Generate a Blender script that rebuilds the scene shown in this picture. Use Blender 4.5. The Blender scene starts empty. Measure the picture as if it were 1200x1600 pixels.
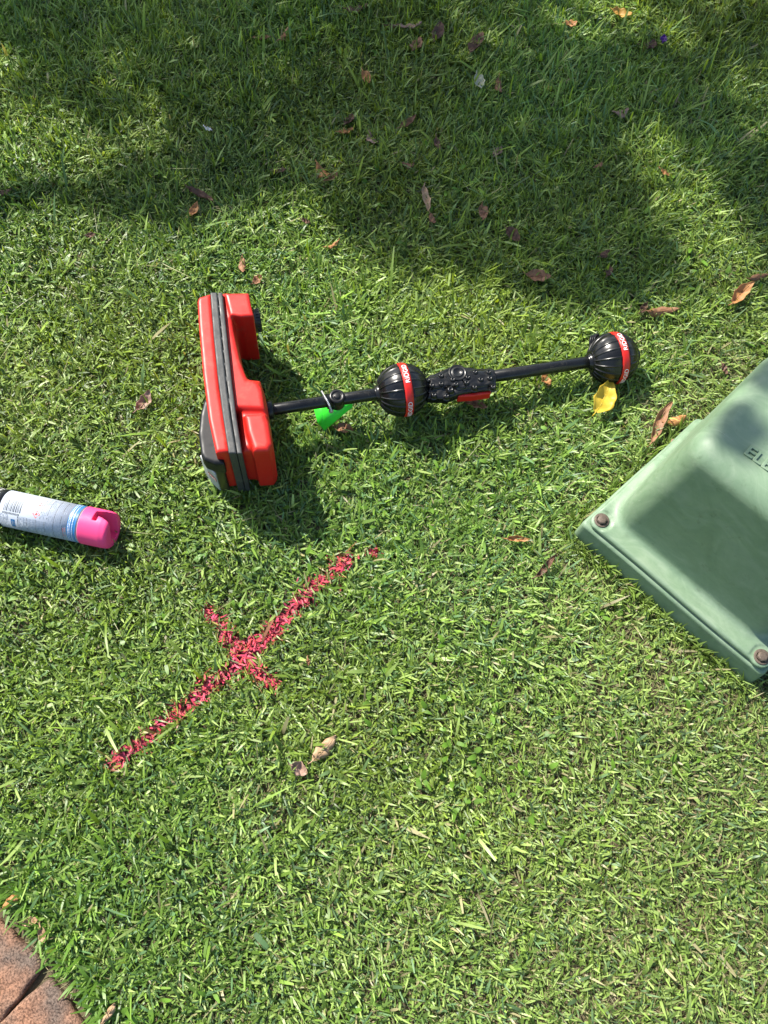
import bpy, math, random
import numpy as np
from mathutils import Matrix, Vector
R = math.radians
rng = np.random.default_rng(7)
random.seed(7)
SC = bpy.context.scene
COL = SC.collection

# ------------------------------------------------------------------ camera
TILT, FPX, CH = 22.0, 1300.0, 1.4
cam_d = bpy.data.cameras.new("camera")
cam_d.sensor_fit = 'VERTICAL'; cam_d.sensor_height = 24.0; cam_d.lens = FPX / 1600 * 24.0
cam_d.clip_start = 0.05; cam_d.clip_end = 500
cam = bpy.data.objects.new("camera", cam_d); COL.objects.link(cam)
cam.location = (0, 0, CH); cam.rotation_euler = (R(TILT), 0, 0)
SC.camera = cam

# ------------------------------------------------------------------ sky and sun
SUN_EL = 46.5
SUN_H = np.array([-0.65, 0.76]); SUN_H /= np.linalg.norm(SUN_H)       # towards the sun, on the ground
SUNV = np.array([SUN_H[0] * math.cos(R(SUN_EL)), SUN_H[1] * math.cos(R(SUN_EL)), math.sin(R(SUN_EL))])
world = bpy.data.worlds.new("World"); SC.world = world; world.use_nodes = True
wn = world.node_tree; bg = wn.nodes['Background']
sky = wn.nodes.new('ShaderNodeTexSky'); sky.sky_type = 'NISHITA'; sky.sun_disc = False
sky.sun_elevation = R(SUN_EL); sky.sun_rotation = math.atan2(SUN_H[0], SUN_H[1])
sky.air_density = 1.0; sky.dust_density = 1.5
wn.links.new(sky.outputs[0], bg.inputs[0]); bg.inputs[1].default_value = 0.115
sun_d = bpy.data.lights.new("sun", 'SUN'); sun_d.energy = 5.0; sun_d.angle = R(0.53); sun_d.color = (1.0, 0.95, 0.86)
sun = bpy.data.objects.new("sun", sun_d); COL.objects.link(sun)
sun.rotation_euler = Vector(SUNV).to_track_quat('Z', 'Y').to_euler(); sun.location = tuple(SUNV * 20)
SC.view_settings.view_transform = 'Standard'; SC.view_settings.look = 'None'
SC.view_settings.exposure = 1.0; SC.view_settings.gamma = 1.0

# ------------------------------------------------------------------ helpers
def G(px, py, h=0.0):
    """where the line of sight through a spot of the photograph meets the height h"""
    t = R(TILT); x = (px - 600) / FPX; y = -(py - 800) / FPX
    d = np.array([x, y * math.cos(t) + math.sin(t), y * math.sin(t) - math.cos(t)])
    return np.array([0, 0, CH]) + d * ((h - CH) / d[2])

def tag(o, label=None, cat=None, group=None, kind=None):
    if label: o['label'] = label
    if cat: o['category'] = cat
    if group: o['group'] = group
    if kind: o['kind'] = kind
    return o

def empty(name, mat, label, cat, group=None):
    o = bpy.data.objects.new(name, None); o.empty_display_size = 0.05
    COL.objects.link(o); o.matrix_world = mat
    return tag(o, label, cat, group)

def mesh_np(name, V, F4=None, F3=None, mats=(), parent=None, smooth=True, col=None, matidx=None):
    """one mesh object from numpy vertices, quads and triangles"""
    V = np.asarray(V, dtype=np.float32)
    me = bpy.data.meshes.new(name)
    me.vertices.add(len(V)); me.vertices.foreach_set('co', V.ravel())
    loops = []; starts = []; n = 0; cnt = 0
    if F4 is not None and len(F4):
        F4 = np.asarray(F4, dtype=np.int32); loops.append(F4.ravel()); starts.append(np.arange(len(F4)) * 4); n = len(F4) * 4; cnt += len(F4)
    if F3 is not None and len(F3):
        F3 = np.asarray(F3, dtype=np.int32); loops.append(F3.ravel()); starts.append(n + np.arange(len(F3)) * 3); cnt += len(F3)
    loops = np.concatenate(loops).astype(np.int32); starts = np.concatenate(starts).astype(np.int32)
    me.loops.add(len(loops)); me.loops.foreach_set('vertex_index', loops)
    me.polygons.add(cnt); me.polygons.foreach_set('loop_start', starts)
    if smooth: me.polygons.foreach_set('use_smooth', np.ones(cnt, dtype=bool))
    for m in mats: me.materials.append(m)
    if matidx is not None: me.polygons.foreach_set('material_index', np.asarray(matidx, dtype=np.int32))
    me.update(calc_edges=True); me.validate()
    if col is not None:
        a = me.color_attributes.new('tint', 'FLOAT_COLOR', 'POINT')
        c = np.ones((len(V), 4), dtype=np.float32); c[:, :3] = col
        a.data.foreach_set('color', c.ravel())
    o = bpy.data.objects.new(name, me); COL.objects.link(o)
    if parent is not None: o.parent = parent
    return o

class MB:
    """collects simple shapes into one mesh"""
    def __init__(s): s.v = []; s.f4 = []; s.f3 = []
    def grid(s, P, cu=False, cv=False):
        """P (nu,nv,3)"""
        nu, nv = P.shape[:2]; b = len(s.v)
        s.v.extend(P.reshape(-1, 3).tolist())
        for i in range(nu if cu else nu - 1):
            for j in range(nv if cv else nv - 1):
                i2 = (i + 1) % nu; j2 = (j + 1) % nv
                s.f4.append((b + i * nv + j, b + i2 * nv + j, b + i2 * nv + j2, b + i * nv + j2))
        return b
    def lathe(s, prof, o=(0, 0, 0), ax=(0, 0, 1), n=32):
        """profile of (along, radius) round an axis"""
        ax = np.array(ax, float); ax /= np.linalg.norm(ax)
        e1 = np.cross(ax, (0.3, 0.9, 0.2)); e1 /= np.linalg.norm(e1); e2 = np.cross(ax, e1)
        a = np.linspace(0, 2 * np.pi, n, endpoint=False)
        P = np.array([[np.array(o) + ax * t + (e1 * np.cos(x) + e2 * np.sin(x)) * r for x in a] for t, r in prof])
        b = s.grid(P, False, True)
        for k, (t, r) in ((0, prof[0]), (len(prof) - 1, prof[-1])):
            if r > 1e-6:
                c = len(s.v); s.v.append((np.array(o) + ax * t).tolist())
                for i in range(n):
                    q = (b + k * n + i, b + k * n + (i + 1) % n, c)
                    s.f3.append(q if k else q[::-1])
    def tube(s, pts, rad, n=12):
        pts = np.array(pts, float); m = len(pts)
        rad = np.full(m, rad) if np.isscalar(rad) else np.array(rad)
        T = np.gradient(pts, axis=0); T /= np.linalg.norm(T, axis=1)[:, None]
        ref = np.array([0, 0, 1.0]) if abs(T[0][2]) < 0.9 else np.array([1.0, 0, 0])
        a = np.linspace(0, 2 * np.pi, n, endpoint=False); P = []
        for i in range(m):
            e1 = np.cross(T[i], ref); e1 /= np.linalg.norm(e1); e2 = np.cross(T[i], e1)
            P.append([pts[i] + (e1 * np.cos(x) + e2 * np.sin(x)) * rad[i] for x in a])
        b = s.grid(np.array(P), False, True)
        for k in (0, m - 1):
            c = len(s.v); s.v.append(pts[k].tolist())
            for i in range(n):
                q = (b + k * n + i, b + k * n + (i + 1) % n, c)
                s.f3.append(q if k else q[::-1])
    def build(s, name, mat, parent=None, smooth=True):
        return mesh_np(name, s.v, s.f4, s.f3, [mat], parent, smooth)

def surfnet(f, lo, hi, h):
    """smooth polygon surface of a solid given by its distance field"""
    ax = [np.arange(lo[k], hi[k] + h, h) for k in range(3)]
    X = ax[0][:, None, None]; Y = ax[1][None, :, None]; Z = ax[2][None, None, :]
    D = np.asarray(f(X, Y, Z), dtype=np.float32)
    D = np.broadcast_to(D, (len(ax[0]), len(ax[1]), len(ax[2]))).copy()
    D[0] = np.maximum(D[0], h); D[-1] = np.maximum(D[-1], h); D[:, 0] = np.maximum(D[:, 0], h); D[:, -1] = np.maximum(D[:, -1], h)
    D[:, :, 0] = np.maximum(D[:, :, 0], h); D[:, :, -1] = np.maximum(D[:, :, -1], h)
    S = D < 0; n = tuple(d - 1 for d in D.shape)
    acc = np.zeros(n + (3,), np.float32); cnt = np.zeros(n, np.float32)
    sl = lambda o, k: slice(o, o + n[k])
    for axis in range(3):
        for p in (0, 1):
            for q in (0, 1):
                o0 = [0, 0, 0]; others = [k for k in range(3) if k != axis]
                o0[others[0]] = p; o0[others[1]] = q; o1 = list(o0); o1[axis] = 1
                A = D[sl(o0[0], 0), sl(o0[1], 1), sl(o0[2], 2)]; B = D[sl(o1[0], 0), sl(o1[1], 1), sl(o1[2], 2)]
                m = (A < 0) != (B < 0)
                t = np.where(m, A / np.where(m, A - B, 1), 0)
                for k in range(3):
                    acc[..., k] += np.where(m, t if k == axis else o0[k], 0)
                cnt += m
    act = cnt > 0; idx = -np.ones(n, np.int64); idx[act] = np.arange(act.sum())
    ijk = np.argwhere(act); V = ijk + acc[act] / cnt[act][:, None]
    V = V * h + np.array([ax[0][0], ax[1][0], ax[2][0]])
    Q = []
    for axis in range(3):
        u, w = [(1, 2), (2, 0), (0, 1)][axis]
        a0 = [slice(1, -1)] * 3; a0[axis] = slice(0, -1); a1 = list(a0); a1[axis] = slice(1, None)
        s0 = S[tuple(a0)]; s1 = S[tuple(a1)]; e = np.argwhere(s0 != s1)
        if not len(e): continue
        flip = s0[tuple(e.T)]
        off = np.ones(3, int); off[axis] = 0; e = e + off
        def c(du, dw):
            g = e.copy(); g[:, u] += du; g[:, w] += dw; return idx[tuple(g.T)]
        q = np.stack([c(-1, -1), c(0, -1), c(0, 0), c(-1, 0)], 1)
        q[~flip] = q[~flip][:, ::-1]; Q.append(q)
    Q = np.concatenate(Q); Q = Q[(Q >= 0).all(1)]
    return V, Q

def sd_poly(P, X, Y):
    P = np.asarray(P, float); d = np.full(np.broadcast(X, Y).shape, 1e9); s = np.ones(d.shape)
    for i in range(len(P)):
        a = P[i]; b = P[i - 1]; ex, ey = b - a
        wx = X - a[0]; wy = Y - a[1]; t = np.clip((wx * ex + wy * ey) / (ex * ex + ey * ey + 1e-12), 0, 1)
        bx = wx - ex * t; by = wy - ey * t; d = np.minimum(d, bx * bx + by * by)
        c1 = Y >= a[1]; c2 = Y < b[1]; c3 = ex * wy > ey * wx
        flip = (c1 & c2 & c3) | (~c1 & ~c2 & ~c3); s = np.where(flip, -s, s)
    return s * np.sqrt(d)
def extr(d2, w, hd, r):
    """a drawn outline given the half depth hd with edges rounded by r"""
    a = d2 + r; b = np.abs(w) - hd + r
    return np.minimum(np.maximum(a, b), 0) + np.sqrt(np.maximum(a, 0) ** 2 + np.maximum(b, 0) ** 2) - r
def smin(a, b, k):
    h = np.clip(0.5 + 0.5 * (b - a) / k, 0, 1); return b * (1 - h) + a * h - k * h * (1 - h)
def solid(name, f, lo, hi, h, mat, parent=None):
    V, Q = surfnet(f, lo, hi, h); return mesh_np(name, V, Q, None, [mat], parent)

def text_np(body, size, extrude, bevel=0.0, align='LEFT'):
    cu = bpy.data.curves.new('lettering', 'FONT'); cu.body = body; cu.size = size; cu.extrude = extrude
    cu.bevel_depth = bevel; cu.bevel_resolution = 1; cu.align_x = align; cu.resolution_u = 3
    o = bpy.data.objects.new('lettering', cu); COL.objects.link(o)
    dg = bpy.context.evaluated_depsgraph_get(); me = bpy.data.meshes.new_from_object(o.evaluated_get(dg))
    bpy.data.objects.remove(o); bpy.data.curves.remove(cu)
    return me
def text_part(name, me, fn, mat, parent):
    co = np.empty(len(me.vertices) * 3, np.float32); me.vertices.foreach_get('co', co); co = co.reshape(-1, 3)
    me.vertices.foreach_set('co', np.asarray(fn(co), np.float32).ravel()); me.update()
    me.materials.clear(); me.materials.append(mat); me.name = name
    o = bpy.data.objects.new(name, me); COL.objects.link(o); o.parent = parent
    return o

# ------------------------------------------------------------------ materials
def mat(name, color, rough=0.5, spec=0.5, noise=None, bump=None, metal=0.0, coat=0.0, rvar=0.0, dirt=None):
    """noise=(scale, second colour, amount[, detail]); bump=(scale, strength, distance)"""
    m = bpy.data.materials.new(name); m.use_nodes = True; N = m.node_tree.nodes; Lk = m.node_tree.links
    b = N['Principled BSDF']; b.inputs['Roughness'].default_value = rough; b.inputs['Metallic'].default_value = metal
    b.inputs['Specular IOR Level'].default_value = spec; b.inputs['Coat Weight'].default_value = coat
    b.inputs['Base Color'].default_value = (*color, 1)
    tc = N.new('ShaderNodeTexCoord')
    if noise:
        n = N.new('ShaderNodeTexNoise'); n.inputs['Scale'].default_value = noise[0]; n.inputs['Detail'].default_value = 6; n.inputs['Roughness'].default_value = 0.65
        Lk.new(tc.outputs['Object'], n.inputs['Vector'])
        r = N.new('ShaderNodeValToRGB'); r.color_ramp.elements[0].position = 0.5 - noise[2] / 2; r.color_ramp.elements[1].position = 0.5 + noise[2] / 2
        r.color_ramp.elements[0].color = (*color, 1); r.color_ramp.elements[1].color = (*noise[1], 1)
        Lk.new(n.outputs[0], r.inputs[0]); Lk.new(r.outputs[0], b.inputs['Base Color'])
    if dirt:     # (scale, colour, share): dust and grass smears
        n = N.new('ShaderNodeTexNoise'); n.inputs['Scale'].default_value = dirt[0]; n.inputs['Detail'].default_value = 9; n.inputs['Roughness'].default_value = 0.78; n.inputs['Distortion'].default_value = 0.6
        Lk.new(tc.outputs['Object'], n.inputs['Vector']); r = N.new('ShaderNodeValToRGB')
        r.color_ramp.elements[0].position = 0.60 - dirt[2]; r.color_ramp.elements[0].color = (0, 0, 0, 1); r.color_ramp.elements[1].position = 0.78 - dirt[2]; r.color_ramp.elements[1].color = (.55, .55, .55, 1)
        Lk.new(n.outputs[0], r.inputs[0]); mx = N.new('ShaderNodeMix'); mx.data_type = 'RGBA'; Lk.new(r.outputs[0], mx.inputs[0])
        src = b.inputs['Base Color'].links[0].from_socket if b.inputs['Base Color'].links else None
        if src: Lk.new(src, mx.inputs[6])
        else: mx.inputs[6].default_value = (*color, 1)
        mx.inputs[7].default_value = (*dirt[1], 1); Lk.new(mx.outputs[2], b.inputs['Base Color'])
    if rvar:
        n = N.new('ShaderNodeTexNoise'); n.inputs['Scale'].default_value = 60; n.inputs['Detail'].default_value = 5
        Lk.new(tc.outputs['Object'], n.inputs['Vector'])
        mr = N.new('ShaderNodeMapRange'); mr.inputs[3].default_value = max(0, rough - rvar); mr.inputs[4].default_value = rough + rvar
        mr.inputs[1].default_value = 0.3; mr.inputs[2].default_value = 0.7
        Lk.new(n.outputs[0], mr.inputs[0]); Lk.new(mr.outputs[0], b.inputs['Roughness'])
    if bump:
        n = N.new('ShaderNodeTexNoise'); n.inputs['Scale'].default_value = bump[0]; n.inputs['Detail'].default_value = 5
        Lk.new(tc.outputs['Object'], n.inputs['Vector'])
        bp = N.new('ShaderNodeBump'); bp.inputs['Strength'].default_value = bump[1]; bp.inputs['Distance'].default_value = bump[2]
        Lk.new(n.outputs[0], bp.inputs['Height']); Lk.new(bp.outputs[0], b.inputs['Normal'])
    return m

def blade_mat(name, rough=0.42, trans=0.35, tcol=(1.25, 1.15, 0.35), spec=0.4):
    m = bpy.data.materials.new(name); m.use_nodes = True; N = m.node_tree.nodes; Lk = m.node_tree.links
    b = N['Principled BSDF']; out = N['Material Output']
    at = N.new('ShaderNodeAttribute'); at.attribute_name = 'tint'
    b.inputs['Roughness'].default_value = rough; b.inputs['Specular IOR Level'].default_value = spec
    Lk.new(at.outputs['Color'], b.inputs['Base Color'])
    tr = N.new('ShaderNodeBsdfTranslucent'); mx = N.new('ShaderNodeMixShader'); mx.inputs[0].default_value = trans
    mul = N.new('ShaderNodeMix'); mul.data_type = 'RGBA'; mul.blend_type = 'MULTIPLY'; mul.inputs[0].default_value = 1.0
    Lk.new(at.outputs['Color'], mul.inputs[6]); mul.inputs[7].default_value = (*tcol, 1)
    Lk.new(mul.outputs[2], tr.inputs[0])
    Lk.new(b.outputs[0], mx.inputs[1]); Lk.new(tr.outputs[0], mx.inputs[2]); Lk.new(mx.outputs[0], out.inputs[0])
    return m

M = {}
M['grass'] = blade_mat('grass blades')
M['painted'] = blade_mat('painted grass', rough=0.5, trans=0.08, tcol=(1, 1, 1), spec=0.3)
M['soil'] = mat('soil', (0.060, 0.048, 0.030), 0.95, 0.1, noise=(9, (0.15, 0.125, 0.075), 0.5), bump=(140, 1.0, 0.006))
M['red'] = mat('red moulded plastic', (0.56, 0.016, 0.010), 0.42, 0.4, dirt=(22, (0.30, 0.10, 0.06), 0.06), noise=(7, (0.50, 0.018, 0.011), 0.5), bump=(900, 0.06, 0.0004), rvar=0.06)
M['rubber'] = mat('black rubber', dirt=(45, (0.10, 0.095, 0.08), 0.08), color=(0.017, 0.019, 0.020), rough=0.55, spec=0.5, noise=(30, (0.045, 0.046, 0.045), 0.5), bump=(260, 0.25, 0.0006), rvar=0.12)
M['black'] = mat('black plastic', (0.006, 0.006, 0.0065), 0.34, 0.4, dirt=(70, (0.09, 0.08, 0.06), 0.03), noise=(40, (0.011, 0.011, 0.01), 0.4), bump=(300, 0.1, 0.0004), rvar=0.1)
M['gloss'] = mat('glossy black plastic', (0.004, 0.004, 0.0045), 0.27, 0.45, dirt=(55, (0.08, 0.07, 0.05), 0.02), noise=(35, (0.010, 0.010, 0.009), 0.3), rvar=0.08)
M['charcoal'] = mat('charcoal plastic', (0.007, 0.0075, 0.009), 0.45, 0.3, dirt=(50, (0.07, 0.065, 0.05), 0.0), noise=(25, (0.012, 0.012, 0.013), 0.5), rvar=0.1)
M['grey'] = mat('grey panel', (0.48, 0.49, 0.48), 0.4, 0.5, noise=(120, (0.34, 0.35, 0.35), 0.4))
M['band'] = mat('red band', (0.58, 0.016, 0.010), 0.4, 0.5, rvar=0.05)
M['white'] = mat('white print', (0.8, 0.8, 0.8), 0.5, 0.4)
M['steel'] = mat('bright steel', (0.75, 0.75, 0.75), 0.35, 0.5, metal=0.8, noise=(50, (0.6, 0.6, 0.6), 0.5))
M['green_plastic'] = mat('fluorescent green plastic', (0.05, 0.80, 0.04), 0.4, 0.4, noise=(20, (0.06, 0.86, 0.06), 0.4))
M['pink'] = mat('pink plastic', (0.86, 0.065, 0.215), 0.5, 0.3, dirt=(60, (0.45, 0.10, 0.16), 0.0), noise=(20, (0.80, 0.06, 0.20), 0.5), rvar=0.06)
M['label'] = mat('can label', (0.40, 0.44, 0.51), 0.42, 0.35, dirt=(40, (0.22, 0.22, 0.18), -0.02), noise=(12, (0.37, 0.41, 0.48), 0.4), rvar=0.05)
M['ink'] = mat('grey ink', (0.07, 0.085, 0.10), 0.5, 0.4)
M['ink_light'] = mat('pale grey ink', (0.20, 0.25, 0.32), 0.5, 0.4)
M['ink_blue'] = mat('blue ink', (0.02, 0.17, 0.42), 0.4, 0.4)
M['ink_red'] = mat('red ink', (0.60, 0.10, 0.08), 0.5, 0.4)
M['ink_black'] = mat('black ink', (0.012, 0.013, 0.015), 0.4, 0.4)
M['bolt'] = mat('rusty bolt', (0.075, 0.055, 0.040), 0.6, 0.5, noise=(160, (0.14, 0.105, 0.08), 0.4), bump=(400, 0.5, 0.0008), metal=0.3)

def cover_material():
    m = bpy.data.materials.new('weathered green fibreglass'); m.use_nodes = True; N = m.node_tree.nodes; Lk = m.node_tree.links
    b = N['Principled BSDF']; tc = N.new('ShaderNodeTexCoord')
    # swirling wipe marks
    n0 = N.new('ShaderNodeTexNoise'); n0.inputs['Scale'].default_value = 4.0; n0.inputs['Detail'].default_value = 2
    Lk.new(tc.outputs['Object'], n0.inputs['Vector'])
    add = N.new('ShaderNodeMix'); add.data_type = 'RGBA'; add.blend_type = 'ADD'; add.inputs[0].default_value = 0.35
    Lk.new(tc.outputs['Object'], add.inputs[6]); Lk.new(n0.outputs[1], add.inputs[7])
    mp = N.new('ShaderNodeMapping'); mp.inputs['Scale'].default_value = (5.0, 12.0, 9.0); Lk.new(add.outputs[2], mp.inputs[0])
    n1 = N.new('ShaderNodeTexNoise'); n1.inputs['Scale'].default_value = 2.2; n1.inputs['Detail'].default_value = 8; n1.inputs['Roughness'].default_value = 0.62; n1.inputs['Distortion'].default_value = 1.2
    Lk.new(mp.outputs[0], n1.inputs['Vector'])
    r = N.new('ShaderNodeValToRGB'); e = r.color_ramp.elements
    e[0].position = 0.34; e[0].color = (0.135, 0.208, 0.126, 1); e[1].position = 0.74; e[1].color = (0.205, 0.280, 0.184, 1)
    x = e.new(0.5); x.color = (0.155, 0.235, 0.143, 1)
    Lk.new(n1.outputs[0], r.inputs[0])
    # dirt specks
    n2 = N.new('ShaderNodeTexNoise'); n2.inputs['Scale'].default_value = 38; n2.inputs['Detail'].default_value = 9; n2.inputs['Roughness'].default_value = 0.75
    Lk.new(tc.outputs['Object'], n2.inputs['Vector'])
    r2 = N.new('ShaderNodeValToRGB'); r2.color_ramp.elements[0].position = 0.28; r2.color_ramp.elements[0].color = (0.5, 0.5, 0.42, 1)
    r2.color_ramp.elements[1].position = 0.42; r2.color_ramp.elements[1].color = (1, 1, 1, 1); Lk.new(n2.outputs[0], r2.inputs[0])
    mx = N.new('ShaderNodeMix'); mx.data_type = 'RGBA'; mx.blend_type = 'MULTIPLY'; mx.inputs[0].default_value = 0.75
    Lk.new(r.outputs[0], mx.inputs[6]); Lk.new(r2.outputs[0], mx.inputs[7]); Lk.new(mx.outputs[2], b.inputs['Base Color'])
    mr = N.new('ShaderNodeMapRange'); mr.inputs[1].default_value = 0.3; mr.inputs[2].default_value = 0.7; mr.inputs[3].default_value = 0.38; mr.inputs[4].default_value = 0.62
    Lk.new(n1.outputs[0], mr.inputs[0]); Lk.new(mr.outputs[0], b.inputs['Roughness'])
    n3 = N.new('ShaderNodeTexNoise'); n3.inputs['Scale'].default_value = 25; n3.inputs['Detail'].default_value = 6; Lk.new(tc.outputs['Object'], n3.inputs['Vector'])
    n4 = N.new('ShaderNodeTexNoise'); n4.inputs['Scale'].default_value = 7; n4.inputs['Detail'].default_value = 12; n4.inputs['Roughness'].default_value = .85; Lk.new(tc.outputs['Object'], n4.inputs['Vector'])
    r4 = N.new('ShaderNodeValToRGB'); r4.color_ramp.elements[0].position = .50; r4.color_ramp.elements[1].position = .72; r4.color_ramp.elements[1].color = (.5, .5, .5, 1); Lk.new(n4.outputs[0], r4.inputs[0])
    mp5 = N.new('ShaderNodeMapping'); mp5.inputs['Scale'].default_value = (9, 260, 60); mp5.inputs['Rotation'].default_value = (0, 0, .5); Lk.new(tc.outputs['Object'], mp5.inputs[0])
    n5 = N.new('ShaderNodeTexNoise'); n5.inputs['Scale'].default_value = 1; n5.inputs['Detail'].default_value = 4; n5.inputs['Distortion'].default_value = .8; Lk.new(mp5.outputs[0], n5.inputs['Vector'])
    r5 = N.new('ShaderNodeValToRGB'); r5.color_ramp.elements[0].position = .66; r5.color_ramp.elements[1].position = .74; r5.color_ramp.elements[1].color = (.55, .55, .55, 1); Lk.new(n5.outputs[0], r5.inputs[0])
    ad = N.new('ShaderNodeMath'); ad.operation = 'ADD'; ad.use_clamp = True; Lk.new(r4.outputs[0], ad.inputs[0]); Lk.new(r5.outputs[0], ad.inputs[1])
    m5 = N.new('ShaderNodeMix'); m5.data_type = 'RGBA'; Lk.new(ad.outputs[0], m5.inputs[0]); Lk.new(mx.outputs[2], m5.inputs[6]); m5.inputs[7].default_value = (.27, .33, .25, 1); Lk.new(m5.outputs[2], b.inputs['Base Color'])
    bp = N.new('ShaderNodeBump'); bp.inputs['Strength'].default_value = 0.22; bp.inputs['Distance'].default_value = 0.003
    Lk.new(n3.outputs[0], bp.inputs['Height']); Lk.new(bp.outputs[0], b.inputs['Normal'])
    return m
M['cover'] = cover_material()

def brick_material():
    m = bpy.data.materials.new('weathered brick'); m.use_nodes = True; N = m.node_tree.nodes; Lk = m.node_tree.links
    b = N['Principled BSDF']; tc = N.new('ShaderNodeTexCoord'); b.inputs['Roughness'].default_value = 0.9; b.inputs['Specular IOR Level'].default_value = 0.2
    n1 = N.new('ShaderNodeTexNoise'); n1.inputs['Scale'].default_value = 14; n1.inputs['Detail'].default_value = 4; Lk.new(tc.outputs['Object'], n1.inputs['Vector'])
    n2 = N.new('ShaderNodeTexNoise'); n2.inputs['Scale'].default_value = 330; n2.inputs['Detail'].default_value = 5; n2.inputs['Roughness'].default_value = 0.7; Lk.new(tc.outputs['Object'], n2.inputs['Vector'])
    r = N.new('ShaderNodeValToRGB'); e = r.color_ramp.elements; e[0].position = 0.38; e[0].color = (0.125, 0.100, 0.085, 1); e[1].position = 0.66; e[1].color = (0.27, 0.150, 0.098, 1)
    Lk.new(n1.outputs[0], r.inputs[0])
    r2 = N.new('ShaderNodeValToRGB'); e = r2.color_ramp.elements; e[0].position = 0.36; e[0].color = (0.32, 0.29, 0.27, 1); e[1].position = 0.60; e[1].color = (1.5, 1.4, 1.3, 1)
    Lk.new(n2.outputs[0], r2.inputs[0])
    mx = N.new('ShaderNodeMix'); mx.data_type = 'RGBA'; mx.blend_type = 'MULTIPLY'; mx.inputs[0].default_value = 1
    Lk.new(r.outputs[0], mx.inputs[6]); Lk.new(r2.outputs[0], mx.inputs[7]); Lk.new(mx.outputs[2], b.inputs['Base Color'])
    bp = N.new('ShaderNodeBump'); bp.inputs['Strength'].default_value = 0.9; bp.inputs['Distance'].default_value = 0.002
    Lk.new(n2.outputs[0], bp.inputs['Height']); Lk.new(bp.outputs[0], b.inputs['Normal'])
    return m
M['brick'] = brick_material()

# ------------------------------------------------------------------ ground
ring = [0, .4, .8, 1.3, 2, 3, 5, 9, 20, 60, 200, 400]
def sheet(name, m, z, rad, cx=0, cy=0.8):
    mb = MB(); a = np.linspace(0, 2 * np.pi, 48, endpoint=False)
    P = np.array([[(cx + r * np.cos(t), cy + r * np.sin(t), z) for t in a] for r in rad]); mb.grid(P, False, True)
    return mb.build(name, m)
def ground_material():
    m = M['soil']; N = m.node_tree.nodes; Lk = m.node_tree.links; b = N['Principled BSDF']; src = b.inputs['Base Color'].links[0].from_socket
    g = N.new('ShaderNodeNewGeometry'); sx = N.new('ShaderNodeVectorMath'); sx.operation = 'DISTANCE'; sx.inputs[1].default_value = (0, .9, 0); Lk.new(g.outputs['Position'], sx.inputs[0])
    mr = N.new('ShaderNodeMapRange'); mr.inputs[1].default_value = 1.5; mr.inputs[2].default_value = 2.3; Lk.new(sx.outputs['Value'], mr.inputs[0])
    n = N.new('ShaderNodeTexNoise'); n.inputs['Scale'].default_value = 30; n.inputs['Detail'].default_value = 9; Lk.new(g.outputs['Position'], n.inputs['Vector'])
    r = N.new('ShaderNodeValToRGB'); r.color_ramp.elements[0].position = .35; r.color_ramp.elements[0].color = (.035, .075, .012, 1); r.color_ramp.elements[1].position = .65; r.color_ramp.elements[1].color = (.13, .21, .04, 1); Lk.new(n.outputs[0], r.inputs[0])
    mx = N.new('ShaderNodeMix'); mx.data_type = 'RGBA'; Lk.new(mr.outputs[0], mx.inputs[0]); Lk.new(src, mx.inputs[6]); Lk.new(r.outputs[0], mx.inputs[7]); Lk.new(mx.outputs[2], b.inputs['Base Color'])
ground_material()
tag(sheet('ground', M['soil'], 0.0, [1e-3] + ring[1:]), kind='structure')

# ------------------------------------------------------------------ electrical cover
BL = G(893, 834, 0.014); BF = G(1165, 1064, 0.014)
ea = (BF - BL) / np.linalg.norm(BF - BL); eb = np.array([-ea[1], ea[0], 0])
BA, BB, HTOP = 0.385, 0.318, 0.36
bm_ = Matrix(((ea[0], eb[0], 0, BL[0]), (ea[1], eb[1], 0, BL[1]), (0, 0, 1, 0), (0, 0, 0, 1)))
box = empty('utility_cover', bm_, 'large pale green fibreglass electrical cover with sloping sides, bolted to its plinth', 'utility cover')
def rbox2(x, y, x0, x1, y0, y1, r):
    qx = np.abs(x - (x0 + x1) / 2) - (x1 - x0) / 2 + r; qy = np.abs(y - (y0 + y1) / 2) - (y1 - y0) / 2 + r
    return np.sqrt(np.maximum(qx, 0) ** 2 + np.maximum(qy, 0) ** 2) + np.minimum(np.maximum(qx, qy), 0) - r
def wob(x, y, z):
    return 0.0012 * np.sin(17 * x + 9 * y) + 0.0008 * np.sin(31 * y - 12 * z + 1.3)
HF = 0.072
def skew(x, y): return x - .07 * y * np.clip(1 - x / BA, 0, 1)
def f_plinth(x, y, z):
    x = skew(x, y); ins = 0.06 * np.maximum(z, 0)
    d = rbox2(x, y, ins - .001, BA - ins, ins - .001, BB - ins, 0.010) + wob(x, y, z) * 0.6
    return extr(d, z - 0.0, HF - .006, 0.004)
BOLTS = [(0.027, 0.027), (BA - 0.027, 0.022)]
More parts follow.
